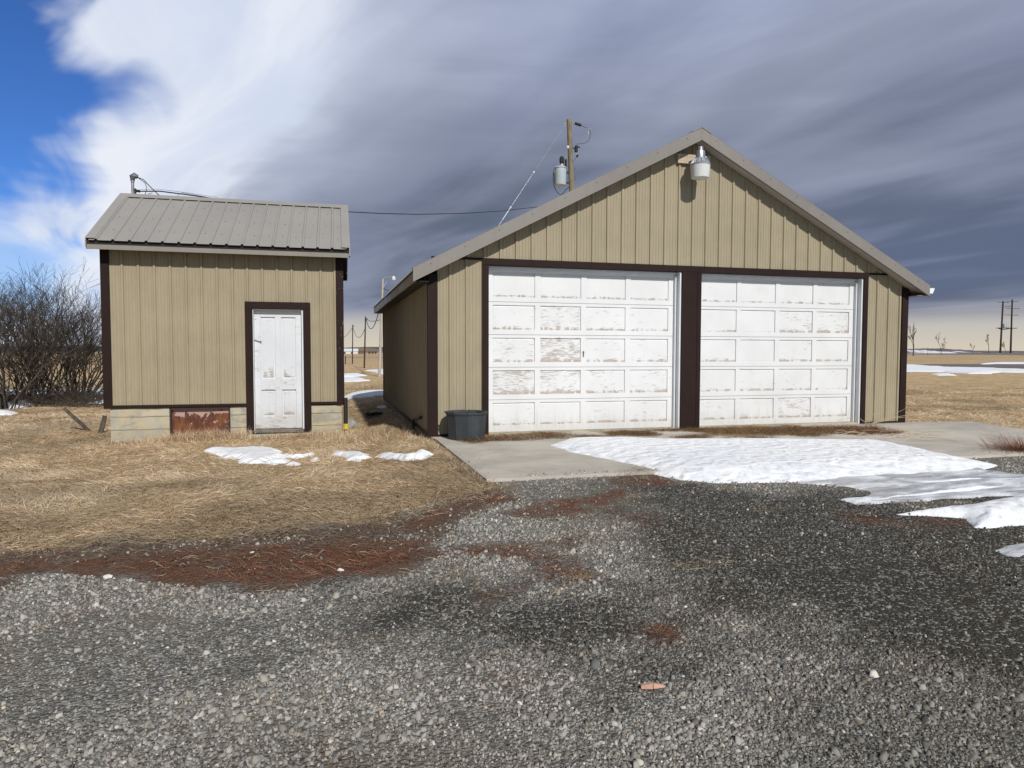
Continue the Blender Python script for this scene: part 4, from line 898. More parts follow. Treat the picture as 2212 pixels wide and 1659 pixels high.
sp([(100, 1280), (420, 1290), (600, 1307), (900, 1322), (1250, 1325), (1900, 1352), (1900, 1384), (1450, 1376), (1300, 1396), (1050, 1396), (700, 1372), (100, 1366)], 'broad snow band across the field to the right of the garage', **z8k, hmax=.1, wdt=1.0, step=.12, jag=.4, nf=.5, rough=.4, lift=.05)
sp([(1200, 1264), (1400, 1247), (1900, 1248), (1900, 1268), (1400, 1266), (1220, 1272)], 'farther narrow snow strip beyond the road on the right', **z8k, hmax=.15, wdt=1.2, step=.2, jag=.5, nf=.3, lift=.05)
sp([(560, 1405), (700, 1395), (850, 1408), (860, 1420), (650, 1420)], 'small broken snow scrap just in front of the broad snow band', **z8k, hmax=.05, wdt=.3, step=.06, jag=.25, nf=1.5, lift=.04)
z0k = dict(o=(0, 1000), s=.4523)
sp([(-300, 1290), (60, 1296), (240, 1285), (300, 1310), (100, 1345), (-300, 1342)], 'snow patch under the left bare shrub', **z0k, **fk)
sp([(-100, 1365), (60, 1370), (125, 1386), (60, 1402), (-100, 1402)], 'snow scrap at the left picture edge in front of the shrubs', **z0k, **fk)
sp([(780, 1306), (915, 1278), (1000, 1280), (1000, 1306), (840, 1312)], 'thin snow line in the grass at the left corner of the shed', **z0k, **fk)
sp([(-300, 1150), (150, 1195), (500, 1190), (900, 1180), (1200, 1185), (1200, 1225), (700, 1225), (150, 1225), (-300, 1230)], 'long snow band in the field behind the bare shrubs', **z0k, **fk)

# ------------------------------------------------------------------ loose stones of the gravel
def inpoly_any(polys, x, y, mar=0):
    r = np.zeros(len(x), bool)
    for p in polys:
        lo, hi = p.min(0)-.1, p.max(0)+.1; k = (x > lo[0]) & (x < hi[0]) & (y > lo[1]) & (y < hi[1])
        if k.any(): r[k] |= sdf(p, x[k], y[k]) > mar
    return r
def visible(x, y, mpx=40):
    dxx = x*AR[0]+y*AR[1]; dyy = x*AF[0]+y*AF[1]; return (dyy > .3) & (np.abs(dxx/dyy)*F < 1106+mpx)
def scatter(n, y0, y1, bias=1.0):
    # more points near the camera, spread through the fan the yard fills
    u = rng.random(n); rr = y0*(y1/y0)**u if bias == 2 else (y0**(2-bias)+u*(y1**(2-bias)-y0**(2-bias)))**(1/(2-bias))
    th = YAW+rng.uniform(-.72, .72, n); return rr*np.sin(th), rr*np.cos(th)
NS = 300000
x, y = scatter(NS, 2.0, 12.5, 1.2)
lmv = sdf(lawn, x, y)+(fbm(x, y, 3.5, 4, 3)-.5)*.5
keep = (lmv < -.02) & visible(x, y) & ~(inpoly_any([pad_poly], x, y, 0) & ((sdf(pad_poly, x, y) > .22) | (y > 8.2) | (rng.random(NS) < .82+.8*sdf(pad_poly, x, y)))) & ~inpoly_any(snow_polys, x, y, .03) & (y > 1.6)
dk = damp_darkf(x, y)
rd = inpoly_any(reds, x, y, -.02); bd = inpoly_any([brown_band], x, y, 0)
fines = fbm(x, y, .9, 3, 55)
keep &= rng.random(NS) > dk*.38; keep &= ~(rd & (rng.random(NS) < .92)) & ~(bd & (rng.random(NS) < .78+.2*sst(.4, .55, fbm(x, y, 2.5, 3, 15)))); keep &= rng.random(NS) > sst(.46, .62, fines)*.72
x, y, dk, fines = x[keep], y[keep], dk[keep], fines[keep]; n = len(x)
size = np.clip(rng.lognormal(-5.12, .44, n), .003, .027)*(1+.03*np.hypot(x, y))*(1-.15*dk)*(1-.18*sst(.5, .65, fines))
ang = np.sort(rng.random((n, 6))*.7+np.arange(6)[None], axis=1)*(2*np.pi/6); rad = size[:, None]*rng.uniform(.72, 1.15, (n, 6))
asp = rng.uniform(.55, 1.0, n)[:, None]; rt = rng.random(n)[:, None]*6.28
cxx, cyy = rad*np.cos(ang), rad*np.sin(ang)*asp; bxx, byy = cxx*np.cos(rt)-cyy*np.sin(rt), cxx*np.sin(rt)+cyy*np.cos(rt)
gzz = np.where(sdf(pad_poly, x, y) > 0, np.maximum(gz(x, y), -.022*np.clip((9.6-y)/3, 0, 1)+.002), gz(x, y)); hgt = size*rng.uniform(.35, .9, n); V = np.empty((n, 12, 3))
tilt = rng.normal(0, .3, (n, 2))
V[:, :6, 0] = x[:, None]+bxx; V[:, :6, 1] = y[:, None]+byy; V[:, :6, 2] = gzz[:, None]-.002
k = rng.uniform(.45, .8, (n, 1)); V[:, 6:, 0] = x[:, None]+bxx*k+(hgt*tilt[:, 0])[:, None]; V[:, 6:, 1] = y[:, None]+byy*k+(hgt*tilt[:, 1])[:, None]
V[:, 6:, 2] = (gzz+hgt)[:, None]+(bxx*tilt[:, :1]+byy*tilt[:, 1:])*.8
pat = np.array([q for j in range(6) for q in (j, (j+1) % 6, 6+(j+1) % 6, 6+j)]+[6, 7, 8, 9, 10, 11]); st_ = np.array([0, 4, 8, 12, 16, 20, 24]); tt = np.array([4]*6+[6])
loops = (np.arange(n)[:, None]*12+pat[None]).ravel(); starts = (np.arange(n)[:, None]*30+st_[None]).ravel(); tot = np.tile(tt, n)
v_ = rng.beta(2.0, 3.4, n)*.43+.10; v_ = np.where(rng.random(n) < .035, rng.uniform(.42, .62, n), v_); v_ = v_*(1-.66*dk*(rng.random(n) < .86))
tint = rng.normal(0, .03, (n, 1)); cc = v_[:, None]*np.array([1.05, 1.0, .90])[None]; cc[:, 0] *= 1+tint[:, 0]; cc[:, 2] *= 1-tint[:, 0]
warm = rng.random(n) < .03; cc[warm] *= np.array([1.12, 1.0, .85])
cc = np.repeat(cc[:, None], 12, 1).reshape(-1, 3)
gr = fastmesh('gravel', V.reshape(-1, 3), loops, starts, tot, STONE, cc); tag(gr, 'loose grey crushed gravel spread over the yard', 'gravel', kind='stuff')

# ------------------------------------------------------------------ blades
def blades(name, x, y, L, wd, heading, lean, colr, label, cat, base=None, curl=.5, parent=None, tagit=True, zoff=0):
    n = len(x); z = gz(x, y) if base is None else base
    hx, hy = np.cos(heading), np.sin(heading); h1 = lean+rng.normal(0, .12, n); p0 = np.stack([x, y, z+zoff-.004], 1)
    d1 = np.stack([hx*np.cos(h1), hy*np.cos(h1), np.sin(h1)], 1)
    h2 = h1-curl*rng.uniform(.3, 1.3, n); bend = rng.normal(0, .45, n); hb = heading+bend
    d2 = np.stack([np.cos(hb)*np.cos(h2), np.sin(hb)*np.cos(h2), np.sin(h2)], 1)
    p1 = p0+d1*(L*.5)[:, None]; p2 = p1+d2*(L*.5)[:, None]
    p2[:, 2] = np.maximum(p2[:, 2], z+zoff+.003); side = np.stack([-hy, hx, rng.normal(0, .3, n)], 1)*(wd/2)[:, None]
    V = np.stack([p0-side, p0+side, p1+side*.85, p1-side*.85, p2], 1)
    pat = np.array([0, 1, 2, 3, 3, 2, 4]); loops = (np.arange(n)[:, None]*5+pat).ravel(); starts = (np.arange(n)[:, None]*7+np.array([0, 4])).ravel(); tot = np.tile([4, 3], n)
    o = fastmesh(name, V.reshape(-1, 3), loops, starts, tot, STRAW, np.repeat(colr[:, None], 5, 1).reshape(-1, 3), parent)
    if tagit: tag(o, label, cat, kind='stuff')
    return o
def straw_col(x, y, n, warm=1.0):
    pal = np.array([(.90, .74, .53), (.82, .64, .42), (.70, .52, .33), (.38, .26, .16), (.95, .84, .66), (.62, .49, .35)])
    p = fbm(x, y, .55, 3, 40)+.35*(fbm(x, y, 2.5, 3, 41)-.5); i = rng.choice(6, n, p=[.24, .26, .2, .10, .08, .12]); c = pal[i]*rng.uniform(.8, 1.15, (n, 1))
    return c*(1.0-.40*sst(.50, .68, p))[:, None]
NB = 620000
x, y = scatter(NB, 5.0, 38.0, 1.45)
lv = sdf(lawn, x, y)+(fbm(x, y, 5, 3, 3)-.5)*.45
inbld = ((x > GX-.03) & (x < GX+GW+.03) & (y > GY-.05) & (y < GY+GD)) | ((x > SX-.0) & (x < SX+W_+.05) & (y > SY-.05) & (y < SY+Dp+.1))
thin = fbm(x, y, 1.6, 3, 77)
keep = (lv > -.05) & visible(x, y, 60) & ~inbld & ~(inpoly_any(snow_polys, x, y, .03) & (rng.random(NB) < .95)) & ~((y > 11) & (x > -3.2) & (x < -1) & (y > 15.5)) & (rng.random(NB) > sst(.58, .75, thin)*.25) & (rng.random(NB) > sst(20, 38, np.hypot(x, y)))
x, y = x[keep], y[keep]; n = len(x); dist_ = np.hypot(x, y)
hd = (fbm(x, y, .9, 3, 60)*9.0)+rng.normal(0, .75, n)
L = rng.uniform(.06, .17, n)*(1+.35*(fbm(x, y, 1.1, 2, 90)-.5)*2); wd = rng.uniform(.0028, .0062, n)*(1+np.clip(dist_-8, 0, 12)*.09)
blades('dry_grass', x, y, L, wd, hd, rng.uniform(.02, .42, n), straw_col(x, y, n), 'matted straw coloured dry grass of the lawn and field', 'grass')
# taller tufts along the shed foundation and the garage corner
def tuftline(p, q, n, Lr=(.12, .3), sp_=.08):
    t_ = rng.random(n); x = p[0]+(q[0]-p[0])*t_+rng.normal(0, sp_, n); y = p[1]+(q[1]-p[1])*t_-np.abs(rng.normal(0, sp_, n)); return x, y, rng.uniform(*Lr, n)
parts = [tuftline(S(.9, -.12, 0), S(1.95, -.08, 0), 1500, (.12, .30)), tuftline(S(.0, -.1, 0), S(1.9, -.1, 0), 1600, (.08, .16), .1), tuftline(S(2.4, -.3, 0), S(3.9, -.15, 0), 1500, (.06, .14), .12),
         tuftline((.2, 11.6), (.9, 10.7), 1100, (.07, .17), .3), tuftline((1.1, 10.0), (1.3, 9.7), 120, (.06, .12), .05), tuftline(S(1.95, -.15, 0), S(2.2, -.2, 0), 120, (.15, .30), .05)]
x = np.concatenate([p[0] for p in parts]); y = np.concatenate([p[1] for p in parts]); L = np.concatenate([p[2] for p in parts]); n = len(x)
blades('tall_grass', x, y, L, rng.uniform(.003, .005, n), rng.random(n)*6.28, rng.uniform(.7, 1.45, n), straw_col(x, y, n)*1.0, 'taller dry grass tufts along the shed foundation', 'grass', curl=.9)
# straw strays at the lawn's edge
e = np.array([G(*p) for p in grass_edge]+[G(1000, 1000), G(943, 957)]); k = rng.integers(2, len(e)-1, 2600); t_ = rng.random(2600); pts = e[k]+(e[k+1]-e[k])*t_[:, None]+rng.normal(0, .16, (2600, 2)); x, y = pts[:, 0], pts[:, 1]-.08
n = len(x); blades('loose_straw', x, y, rng.uniform(.05, .14, n), rng.uniform(.002, .004, n), rng.random(n)*6.28, rng.uniform(.0, .35, n), straw_col(x, y, n)*1.0, 'loose pale straw strewn over the edge of the gravel', 'straw')
k = rng.random(5200); a_, c_e = np.array([1.36, 9.55]), np.array(G(1050, 1041)); pts = a_+(c_e-a_)*k[:, None]+np.stack([rng.normal(-.035, .045, 5200), rng.normal(0, .03, 5200)], 1); x, y = pts[:, 0], pts[:, 1]; n = len(x)
blades('edge_grass', x, y, rng.uniform(.04, .12, n), rng.uniform(.0025, .0045, n), rng.random(n)*6.28, rng.uniform(.1, .9, n), straw_col(x, y, n), 'dry grass overhanging the left edge of the concrete pad', 'grass')
# red-brown dead weeds
X_, Y_, B3, S_ = [], [], [], []
for p, dens in [(q, 2800) for q in reds]+[(brown_band, 1400)]+[(q, 11000) for q in door_weeds]:
    lo, hi = p.min(0)-.15, p.max(0)+.15; nn = int(min(90000, dens*(hi[0]-lo[0])*(hi[1]-lo[1])))
    x = rng.uniform(lo[0], hi[0], nn); y = rng.uniform(lo[1], hi[1], nn); s_ = sdf(p, x, y)+(fbm(x, y, 2.2, 4, 12)-.5)*.7; k = (s_ > -.04) & (rng.random(nn) < (sst(-.05, .22, s_)+.10)*(.45+.55*sst(.32, .5, fbm(x*.7, y*1.5, 2.6, 4, 91)))) & visible(x, y); X_.append(x[k]); Y_.append(y[k]); S_.append(np.full(k.sum(), dens))
x, y, s_ = np.concatenate(X_), np.concatenate(Y_), np.concatenate(S_); n = len(x)
onpad = sdf(pad_poly, x, y) > 0; base = np.where(onpad, -.022*np.clip((9.6-y)/3, 0, 1), gz(x, y))
pal = np.array([(.31, .13, .075), (.17, .062, .038), (.42, .21, .12), (.11, .05, .036), (.52, .35, .21), (.28, .18, .115)]); c = pal[rng.choice(6, n, p=[.27, .2, .2, .14, .07, .12])]*rng.uniform(.8, 1.2, (n, 1))
pal2 = np.array([(.25, .16, .08), (.36, .24, .115), (.17, .075, .045), (.50, .37, .20)]); i = rng.choice(4, n, p=[.3, .3, .25, .15]); far_w = (s_ > 3000)
redside = sst(7.0, 8.2, x) ; c[s_ == 1400] *= np.array([.75, .85, .9]); usep = far_w & (rng.random(n) > redside*.8); c[usep] = pal2[i[usep]]*rng.uniform(.8, 1.2, (usep.sum(), 1))
blades('dead_weeds', x, y, rng.uniform(.05, .17, n), rng.uniform(.0018, .0036, n), fbm(x, y, .7, 2, 61)*6+rng.normal(0, .8, n), rng.uniform(.0, .38, n)+.22*far_w, c, 'mats of red brown dead weeds on the gravel and pad', 'weeds', base=base)
# single dead tufts on the gravel, and the red tuft at the right edge
def tuft(px, py, nn, rad, Lr, pal, label, lean=(.15, 1.0)):
    q = G(px, py); r_ = np.abs(rng.normal(0, rad, nn)); th = rng.random(nn)*6.28; x = q[0]+r_*np.cos(th)*1.4; y = q[1]+r_*np.sin(th); c = np.array(pal)[rng.integers(0, len(pal), nn)]*rng.uniform(.8, 1.2, (nn, 1))
    inp = sdf(pad_poly, x, y) > 0; bs = np.where(inp, -.022*np.clip((9.6-y)/3, 0, 1), gz(x, y))
    o = blades('weed_tuft', x, y, rng.uniform(*Lr, nn), rng.uniform(.002, .0035, nn), th+rng.normal(0, .5, nn), rng.uniform(*lean, nn), c, label, 'tuft', base=bs, tagit=False); tag(o, label, 'weed tuft')
STR = [(.50, .40, .24), (.38, .28, .15), (.28, .19, .10)]; RED = [(.24, .09, .05), (.15, .05, .03), (.32, .17, .10)]
tuft(2205, 978, 900, .16, (.15, .38), RED, 'bushy red brown weed tuft at the right end of the concrete pad')
for px, py, nn, pl, lb in ((1255, 1252, 420, STR, 'pale straw tuft on the gravel right of the red weed mats'), (1472, 1226, 260, STR, 'left one of two small straw tufts side by side on dark gravel'), (1533, 1222, 180, STR, 'right one of two small straw tufts side by side on dark gravel'),
                           (1425, 1370, 350, RED, 'isolated reddish tuft on the dark gravel nearest the pink shard'), (1650, 1105, 200, STR, 'thin straw tuft on dark gravel below the snow bank'), (985, 1243, 160, STR, 'faint straw tuft on gravel beside the biggest red weed mat'), (1560, 1058, 300, STR, 'flat straw tuft along the lower edge of the snow bank')):
    tuft(px, py, int(nn*.55), .055, (.03, .08), pl, lb, (.05, .6))
# long pale stalks by the right door jamb
st0 = Vector((GX+D2[1]+.06, GY-.14, .0)); sk = empty('dry_stalks', st0, 'long pale dry weed stalks leaning at the right garage door jamb', 'weed')
mb = MB()
for tx, ty, tz, mz in ((.9, -.2, .17, .10), (-.85, -.25, .10, .13), (.75, -.1, .12, .05), (.10, -.08, .30, .12), (.45, -.35, .30, .1), (-.35, -.3, .05, .07)):
    mb.tube([(0, 0, 0), (tx*.35, ty*.4, mz), (tx*.7, ty*.8, (mz+tz)/2+.02), (tx, ty, tz)], [.005, .004, .003, .0015], 5)
mb.build('stalk', paint('stalk', (.48, .38, .24), .8), sk)
q = G(1370, 957)
# twigs and stalks lying loose
tw = MB()
for k in range(90):
    if k < 55: px, py = random.uniform(300, 1250), random.uniform(1120, 1300)
    else: px, py = random.uniform(950, 1700), random.uniform(1060, 1420)
    gx_, gy_ = G(px, py); a_ = random.uniform(-.5, .5)+(math.pi if random.random() < .5 else 0); L_ = random.uniform(.03, .13); z_ = float(gz(gx_, gy_))+.012; pp = []
    for j in range(4): pp.append((gx_+math.cos(a_)*L_*j/3, gy_+math.sin(a_)*L_*j/3, z_+.012*math.sin(j*1.3+k))); a_ += random.uniform(-.5, .5)
    tw.tube(pp, [.0012, .0017, .0013, .0008], 4)
o = tw.build('twigs', paint('twig_pale', (.50, .43, .33), .8, .2), None); tag(o, 'small pale twigs and stalks scattered on the gravel', 'twigs', kind='stuff')
# pale stems and scraps on the pad by the right end of the door weeds
tw = MB()
for k in range(34):
    gx_, gy_ = G(random.uniform(1800, 2010), random.uniform(938, 960)); a_ = random.uniform(-.35, .25); L_ = random.uniform(.1, .5)
    tw.tube([(gx_, gy_, .004), (gx_+math.cos(a_)*L_*.5, gy_+math.sin(a_)*L_*.5, .012+random.uniform(0, .03)), (gx_+math.cos(a_)*L_, gy_+math.sin(a_)*L_, .006)], .0035, 4)
o = tw.build('straw_litter', paint('litter_pale', (.55, .47, .36), .8, .2), None); tag(o, 'pale stems littering the pad beside the snow bank', 'straw', kind='stuff')
for (px, py, s_, lb) in ((545, 1197, .018, 'pale chip lying on the red weed mat'), (232, 1250, .035, 'white stone at the left end of the red weed band'), (735, 1235, .028, 'white scrap on the biggest red weed mat'), (1203, 1458, .013, 'white pebble'), ):
    if lb == 'white pebble': continue
    q = G(px, py); rock('stone', (q[0], q[1], float(gz(*q))+.012), (s_*1.0, s_*.6, s_*.42), int(px), lb, paint('chalk_stone', (.66, .65, .62), .8, .1, 30), 2, 'stone')

# ------------------------------------------------------------------ bare woody plants
def grow(seed, base, stems, height, spread, depth=5, r0=.026, wig=.16, lean=(0, 0), split=(2, 3), nseg=4, tipr=.0036, fan=1.0):
    rr = random.Random(seed); big, small = [], []
    def br(p, d_, L, r, lv):
        q = p
        for s_ in range(nseg):
            d_ = (d_+Vector((rr.gauss(0, wig), rr.gauss(0, wig), rr.gauss(0, wig)*.5+.045))).normalized(); e_ = q+d_*(L/nseg); r2 = max(tipr, r*(1-.36/nseg*1.0))
            (big if lv < 2 else small).append((*q, *e_, r, r2)); q = e_; r = r2
            if lv < depth and s_ >= 1 and rr.random() < .55:
                dd_ = (d_+Vector((rr.gauss(0, .55*fan), rr.gauss(0, .55*fan), rr.gauss(.1, .3)))).normalized(); br(q, dd_, L*rr.uniform(.45, .75), r*.62, lv+1)
        if lv < depth:
            for _ in range(rr.randint(*split)-1):
                dd_ = (d_+Vector((rr.gauss(0, .32*fan), rr.gauss(0, .32*fan), .05))).normalized(); br(q, dd_, L*rr.uniform(.6, .85), r*.8, lv+1)
    for _ in range(stems):
        a_ = rr.uniform(0, 6.28); o_ = rr.uniform(0, spread*.3); d_ = Vector((math.cos(a_)*rr.uniform(.05, .6)*fan+lean[0], math.sin(a_)*rr.uniform(.05, .5)*fan+lean[1], 1)).normalized()
        br(Vector((base[0]+math.cos(a_)*o_, base[1]+math.sin(a_)*o_, base[2]-.05)), d_, height*rr.uniform(.32, .44), r0*rr.uniform(.7, 1.2), 0)
    return big, small
def shrub(name, px, py, seed, label, n_, h_, sp_, cat='shrub', m_=BARK, group=None, **k):
    if isinstance(px, tuple): q = px
    else: q = G(px, py)
    z_ = float(gz(*q)); big, small = grow(seed, (0, 0, 0), n_, h_, sp_, **k); e = empty(name, (q[0], q[1], z_), label, cat, group)
    segs_mesh('trunk', big, m_, 5, e)
    if small: segs_mesh('crown', small, m_, 3, e)
    return e
SH = 'bare shrubs left of the shed'
shrub('bare_shrub', 12, 884, 11, 'tall bare leafless shrub at the left picture edge', 20, 3.6, 1.3, group=SH, depth=4)
shrub('bare_shrub', 95, 872, 23, 'widest bare shrub with tall twigs in the middle of the clump', 24, 3.65, 1.4, group=SH, depth=4)
shrub('bare_shrub', 168, 868, 35, 'dense dark bare shrub touching the left wall of the shed', 32, 3.1, 1.5, group=SH, depth=4, lean=(.12, 0))
shrub('bare_shrub', 60, 866, 41, 'bare shrub half hidden behind the tall one at the left', 20, 3.4, 1.4, group=SH, depth=4)
# low tangle of fallen canes under them
big = []
rr = random.Random(3)
for k in range(1100):
    q = G(rr.uniform(-60, 225), rr.uniform(858, 880)); z_ = float(gz(*q)); a_ = rr.uniform(0, 6.28); L_ = rr.uniform(.3, 1.1); el_ = rr.uniform(.05, .9); p = Vector((q[0], q[1], z_)); d_ = Vector((math.cos(a_)*math.cos(el_), math.sin(a_)*math.cos(el_)*.6, math.sin(el_)))
    if S(0, 0, 0).x-.12 < p.x+d_.x*L_: continue
    for s_ in range(3): e_ = p+d_*(L_/3); big.append((*p, *e_, .006, .004)); p = e_; d_ = (d_+Vector((rr.gauss(0, .2), rr.gauss(0, .2), rr.gauss(-.1, .2)))).normalized()
o = segs_mesh('brush', big, BARK, 4); tag(o, 'tangled dead canes lying under the bare shrubs', 'brush', kind='stuff')

# far trees on the right
TG = 'small bare trees along the right horizon'
def fartree(a, c, ta, tc, seed, label, Y=None, w_=.25):
    s8 = lambda p, q: ((3500+p*.3014)/1.8228, (1050+q*.3014)/1.8228)
    dist_ = 170.; b_ = at(*s8(a, c), dist_); tp_ = at(*s8(ta, tc), dist_); h_ = tp_.z-b_.z
    big, small = grow(seed, (0, 0, 0), 1, h_*1.25, .1, depth=4, r0=.12*h_/5, wig=.10, nseg=4, tipr=.026, fan=.42 if w_ < .5 else .75)
    e = empty('bare_tree', (b_.x, b_.y, b_.z), label, 'tree', TG); segs_mesh('trunk', big, FARBARK, 4, e); segs_mesh('crown', small, FARBARK, 3, e)
fartree(318, 1160, 340, 850, 5, 'tallest small bare tree, just right of the garage wall')
fartree(505, 1155, 520, 1050, 6, 'very short bare sapling between the two larger bare trees')
fartree(687, 1150, 725, 930, 8, 'wide crowned bare tree, second largest on the right horizon', w_=.6)
fartree(1100, 1140, 1115, 1020, 9, 'slim bare sapling in the middle of the right horizon')
fartree(1305, 1130, 1330, 965, 10, 'bare tree just left of the H frame power pole')
fartree(1535, 1125, 1540, 990, 12, 'thin bare sapling standing between the two legs of the power pole')

# H-frame power structure
HY = 170.
s8 = lambda p, q: ((3500+p*.3014)/1.8228, (1050+q*.3014)/1.8228)
def H(p, q, dy=0): return at(*s8(p, q), HY+dy)
hb = H(1522, 1110); hf = empty('power_structure', hb, 'two pole wooden H frame power structure with platform on the right horizon', 'power pole')
r8 = lambda p, q, dy=0: H(p, q, dy)-hb
mb = MB(); mb.tube([r8(1455, 1130), r8(1492, 450)], [.30, .22], 8); mb.build('pole', DPOLE, hf); mb = MB(); mb.tube([r8(1590, 1130), r8(1612, 430)], [.30, .22], 8); mb.build('pole', DPOLE, hf)
for a, c in (((1415, 462), (1565, 468)), ((1540, 458), (1690, 458)), ((1468, 528), (1612, 517)), ((1535, 545), (1712, 547)), ((1512, 630), (1690, 635))):
    mb = MB(); mb.tube([r8(*a), r8(*c)], .07, 6); mb.build('crossarm', DPOLE, hf)
    mb = MB()
    for f_ in (.05, .3, .7, .95): p = r8(*a).lerp(r8(*c), f_); mb.tube([p, p+Vector((0, 0, .32))], .07, 6)
    mb.build('insulator', GALV, hf)
mb = MB(); p, q = r8(1425, 805), r8(1650, 803); mb.hexa([(p.x, -.7, p.z), (q.x, -.7, p.z), (q.x, .7, p.z), (p.x, .7, p.z), (p.x, -.7, p.z+.18), (q.x, -.7, p.z+.18), (q.x, .7, p.z+.18), (p.x, .7, p.z+.18)]); mb.tube([r8(1435, 808), r8(1500, 822), r8(1590, 805)], .12, 6); mb.build('platform', DPOLE, hf)
for xx in (1508, 1535, 1560): mb = MB(); mb.lathe([(.42, 0), (.42, 1.15), (.2, 1.3), (.08, 1.3), (.08, 1.65)], r8(xx, 795), 10); mb.build('transformer', TRANS, hf)

# pole line seen between the buildings
sb_ = lambda p, q: ((1320+p*.3617)/1.8228, (1050+q*.3617)/1.8228)
g_ = G(*sb_(478, 1195)); LY = g_[1]; lt = at(*sb_(520, 130), LY); lb = Vector((at(*sb_(478, 1195), LY)))
lp = empty('street_lamp', lb, 'pale tapered lamp post with curved arm standing in the field between the buildings', 'lamp post')
mb = MB(); mb.tube([(0, 0, -.3), (lt-lb)*.5, lt-lb], [.10, .075, .055], 10); mb.build('pole', POLEW, lp, smooth=True)
mb = MB(); mb.tube([lt-lb, at(*sb_(560, 118), LY)-lb, at(*sb_(625, 106), LY)-lb], .03, 6); mb.tube([lt-lb-Vector((0, 0, .55)), at(*sb_(560, 140), LY)-lb-Vector((0, 0, .1))], .02, 6); mb.build('arm', GALV, lp)
mb = MB(); mb.lathe([(.04, .09), (.09, .03), (.12, -.03), (.11, -.15), (.07, -.18)], at(*sb_(636, 118), LY)-lb, 12); mb.build('lamp_head', LENS, lp, smooth=True)
PG = 'dark poles of the line between the buildings'
tops = []
for (a, c), (ta, tc), lb_ in (((315, 1105), (330, 545), 'taller dark leaning pole in the field between the buildings'), ((187, 1055), (190, 630), 'shorter dark pole farther off in the field beside the shed corner')):
    g_ = G(*sb_(a, c)); b_ = at(*sb_(a, c), g_[1]); t_ = at(*sb_(ta, tc), g_[1]); e = empty('wooden_pole', b_, lb_, 'pole', PG)
    mb = MB(); mb.tube([(0, 0, -.3), t_-b_], [.075, .055], 8); mb.build('pole', DPOLE, e)
    mb = MB(); mb.tube([t_-b_+Vector((0, 0, -.25)), t_-b_+Vector((.22, 0, -.15))], .035, 6); mb.build('insulator', WIRE, e); tops.append(t_)
lamp_w = at(*sb_(520, 575), LY)
def cable(name, a, c, sag, label, r=.02):
    e = empty(name, a, label, 'cable', None); mb = MB(); mb.tube([p-a for p in wirepath(a, c, sag, 16)], r, 5); mb.build('wire', WIRE, e)
cable('cable', tops[0], at(*sb_(470, 505), LY), 1.0, 'slack dark cable hanging between the taller pole and the lamp post', .028)
cable('cable', tops[0]-Vector((0, 0, .2)), at(*sb_(500, 575), LY), .15, 'tight thin cable from the taller pole to the lamp post', .02)
cable('cable', tops[1]-Vector((0, 0, .3)), tops[0]-Vector((0, 0, .9)), 1.1, 'thin cable sagging between the two dark poles', .025)
cable('cable', tops[1]-Vector((0, 0, .3)), at(715, 722, tops[1].y+12), 1.0, 'thin cable running left from the shorter pole behind the shed', .025)
cable('cable', lt-Vector((0, 0, .6)), at(900, 628, LY+6), .2, 'dark cable running right from the lamp post top behind the garage', .02)

# far buildings and hills
def hous(px0, px1, py0, py1, Y, name, label, cm, rm_, roofh=.35, cat='building'):
    a, b_ = at(px0, py1, Y), at(px1, py0, Y); e = empty(name, (a.x, Y, a.z-.5), label, cat); w_, h_ = b_.x-a.x, b_.z-a.z+.5; dp = w_*.4; wh = h_*(1-roofh)
    mb = MB(); mb.box(0, w_, 0, dp, 0, wh); mb.build('wall', cm, e)
    mb = MB(); mb.v = [(-.3, -.3, wh), (w_+.3, -.3, wh), (w_+.3, dp+.3, wh), (-.3, dp+.3, wh), (-.3, dp/2, h_), (w_+.3, dp/2, h_)]; mb.f = [(0, 1, 5, 4), (2, 3, 4, 5), (0, 4, 3), (1, 2, 5), (0, 3, 2, 1)]; mb.build('roof', rm_, e)
    mb = MB()
    for k in range(3): xx = w_*(.2+.27*k); mb.box(xx, xx+w_*.07, -.06, -.01, wh*.2, wh*.75)
    mb.build('door', DARK, e)
PALE = paint('pale_wall', (.62, .58, .50), .8, .05); PBLUE = paint('pale_roof', (.62, .68, .72), .6, .05); MUD = paint('mud_wall', (.17, .12, .095), .9, .1)
hous(715, 773, 753, 763.5, 420, 'long_shed', 'long low white farm building on the horizon between the buildings', PALE, PBLUE, .45)
hous(773, 790, 751.5, 763, 430, 'barn', 'grey brown barn beside the long white farm building', MUD, MUD, .5)
for k, (a, c, Y_) in enumerate(((796, 800, 400), (803, 807, 410), (810, 813, 405))):
    hous(a, c, 759.5, 763.5, Y_, 'farm_shed', ['leftmost of three tiny dark farm sheds on the horizon', 'middle one of three tiny dark farm sheds on the horizon', 'rightmost of three tiny dark farm sheds on the horizon'][k], MUD, DPOLE, .4)
g_ = G(743, 786); b_ = at(737, 786, g_[1]); e = empty('utility_cabinet', b_, 'small pale cabinet with dark post in the field at the shed corner', 'cabinet')
mb = MB(); h_ = at(743, 769, g_[1]).z-b_.z; mb.box(0, .4, 0, .3, -.1, h_); mb.build('cabinet', POLEW, e); mb = MB(); mb.box(.42, .55, 0, .12, -.1, h_); mb.build('post', DPOLE, e)
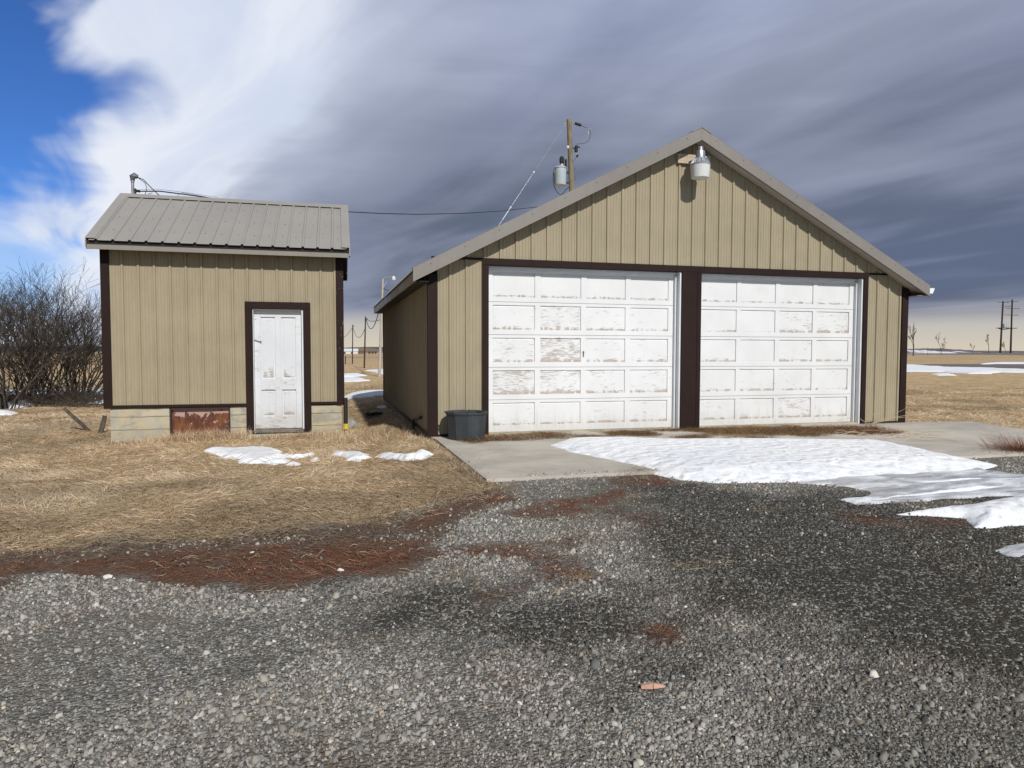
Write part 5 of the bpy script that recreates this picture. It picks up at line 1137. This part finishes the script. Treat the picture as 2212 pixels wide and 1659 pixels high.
def ridge(name, pts, Y, depth, cm, seed):      # rolling land far off
    nx_ = 160; V = []; Fc = []
    xs = np.linspace(pts[0][0], pts[-1][0], nx_); hs = np.interp(xs, [p[0] for p in pts], [p[1] for p in pts])
    P0 = [at(a, h, Y) for a, h in zip(xs, hs)]
    prof = [(-.5, -.15), (-.35, .25), (-.2, .65), (-.05, .95), (.1, 1.0), (.4, .8), (1.0, .1)]
    rows = []
    for u_, hh_ in prof:
        row = []
        for i, p in enumerate(P0):
            hz = max(p.z, -3)+6; row.append((p.x*(1+u_*depth/Y), Y+u_*depth, -6+hz*hh_+(.9*(vnoise(i*.35, u_*6, 1, seed)-.5))*hz*.15)); 
        rows.append(row)
    mb = MB(); mb.v = [q for r_ in rows for q in r_]
    for j in range(len(prof)-1):
        for i in range(nx_-1): q = j*nx_+i; mb.f.append((q, q+1, q+nx_+1, q+nx_))
    o = mb.build(name, cm, None, smooth=False); o.data.polygons.foreach_set('use_smooth', [True]*len(o.data.polygons)); tag(o, kind='structure')
def hillmat(name, c1, c2, snow):
    m, t, b = mat(name); o = t.coord('Object'); n = t.noise(t.vm('MULTIPLY', o, (1, .5, 6)), .006, 6, .65); s_ = t.noise(t.vm('ADD', t.vm('MULTIPLY', o, (1, .6, 9)), (50, 0, 0)), .008, 6, .6)
    cc = t.mix(t.ss(n, .35, .65), c1, c2); cc = t.mix(t.ss(s_, snow, snow+.05), cc, (.70, .72, .76)); t.put(b.inputs['Base Color'], cc); b.inputs['Roughness'].default_value = 1; return m
HB_ = hillmat('brown_hill', (.15, .105, .08), (.22, .165, .12), .62); HD_ = hillmat('blue_hill', (.060, .068, .095), (.085, .090, .115), .75); HS_ = hillmat('snowy_hill', (.17, .13, .12), (.10, .09, .11), .50)
ridge('hills', [(-900, 752), (-200, 747), (200, 747), (600, 748.5), (735, 751), (790, 748.8), (840, 749.5), (1300, 752), (2100, 757), (2400, 760)], 3600, 1800, HD_, 3)
ridge('hills', [(600, 758), (735, 757), (775, 752), (800, 752), (820, 755), (900, 758)], 900, 300, HB_, 5)
ridge('hills', [(1700, 756), (1950, 754), (1985, 752.6), (2030, 752.2), (2070, 754.5), (2120, 757.5), (2250, 760)], 1500, 600, HS_, 7)
# gravel road and dark ploughed strip across the right field
def strip(name, pts, o_, s_, cm, lift=.03, dense=.8):
    p = GP(pts, o_, s_); x0, y0 = p.min(0); x1, y1 = p.max(0); a = np.linspace(x0, x1, 260); c = np.linspace(y0, y1, 120); XX, YY = np.meshgrid(a, c); d_ = sdf(p, XX, YY)+(fbm(XX, YY, .35, 3, 14)-.5)*1.2
    V = np.stack([XX, YY, gz(XX, YY)+lift], -1).reshape(-1, 3); ok = d_ > 0; q = ok[:-1, :-1] & ok[1:, :-1] & ok[:-1, 1:] & ok[1:, 1:]; jj, ii_ = np.nonzero(q); i0 = jj*260+ii_; L_ = np.stack([i0, i0+1, i0+261, i0+260], 1)
    if len(L_): used, inv = np.unique(L_.ravel(), return_inverse=True); o = fastmesh(name, V[used], inv, np.arange(len(L_))*4, np.full(len(L_), 4), cm, None, None, True); tag(o, kind='structure')
ROADM = hillmat('road_gravel', (.15, .13, .125), (.22, .19, .175), .9)
strip('road', [(50, 1278), (500, 1268), (1300, 1262), (1950, 1262), (1950, 1330), (1300, 1318), (700, 1300), (50, 1284)], (3500, 1050), .3014, ROADM)
strip('road', [(-400, 985), (100, 975), (620, 985), (620, 993), (100, 986), (-400, 996)], (1320, 1050), .3617, ROADM)
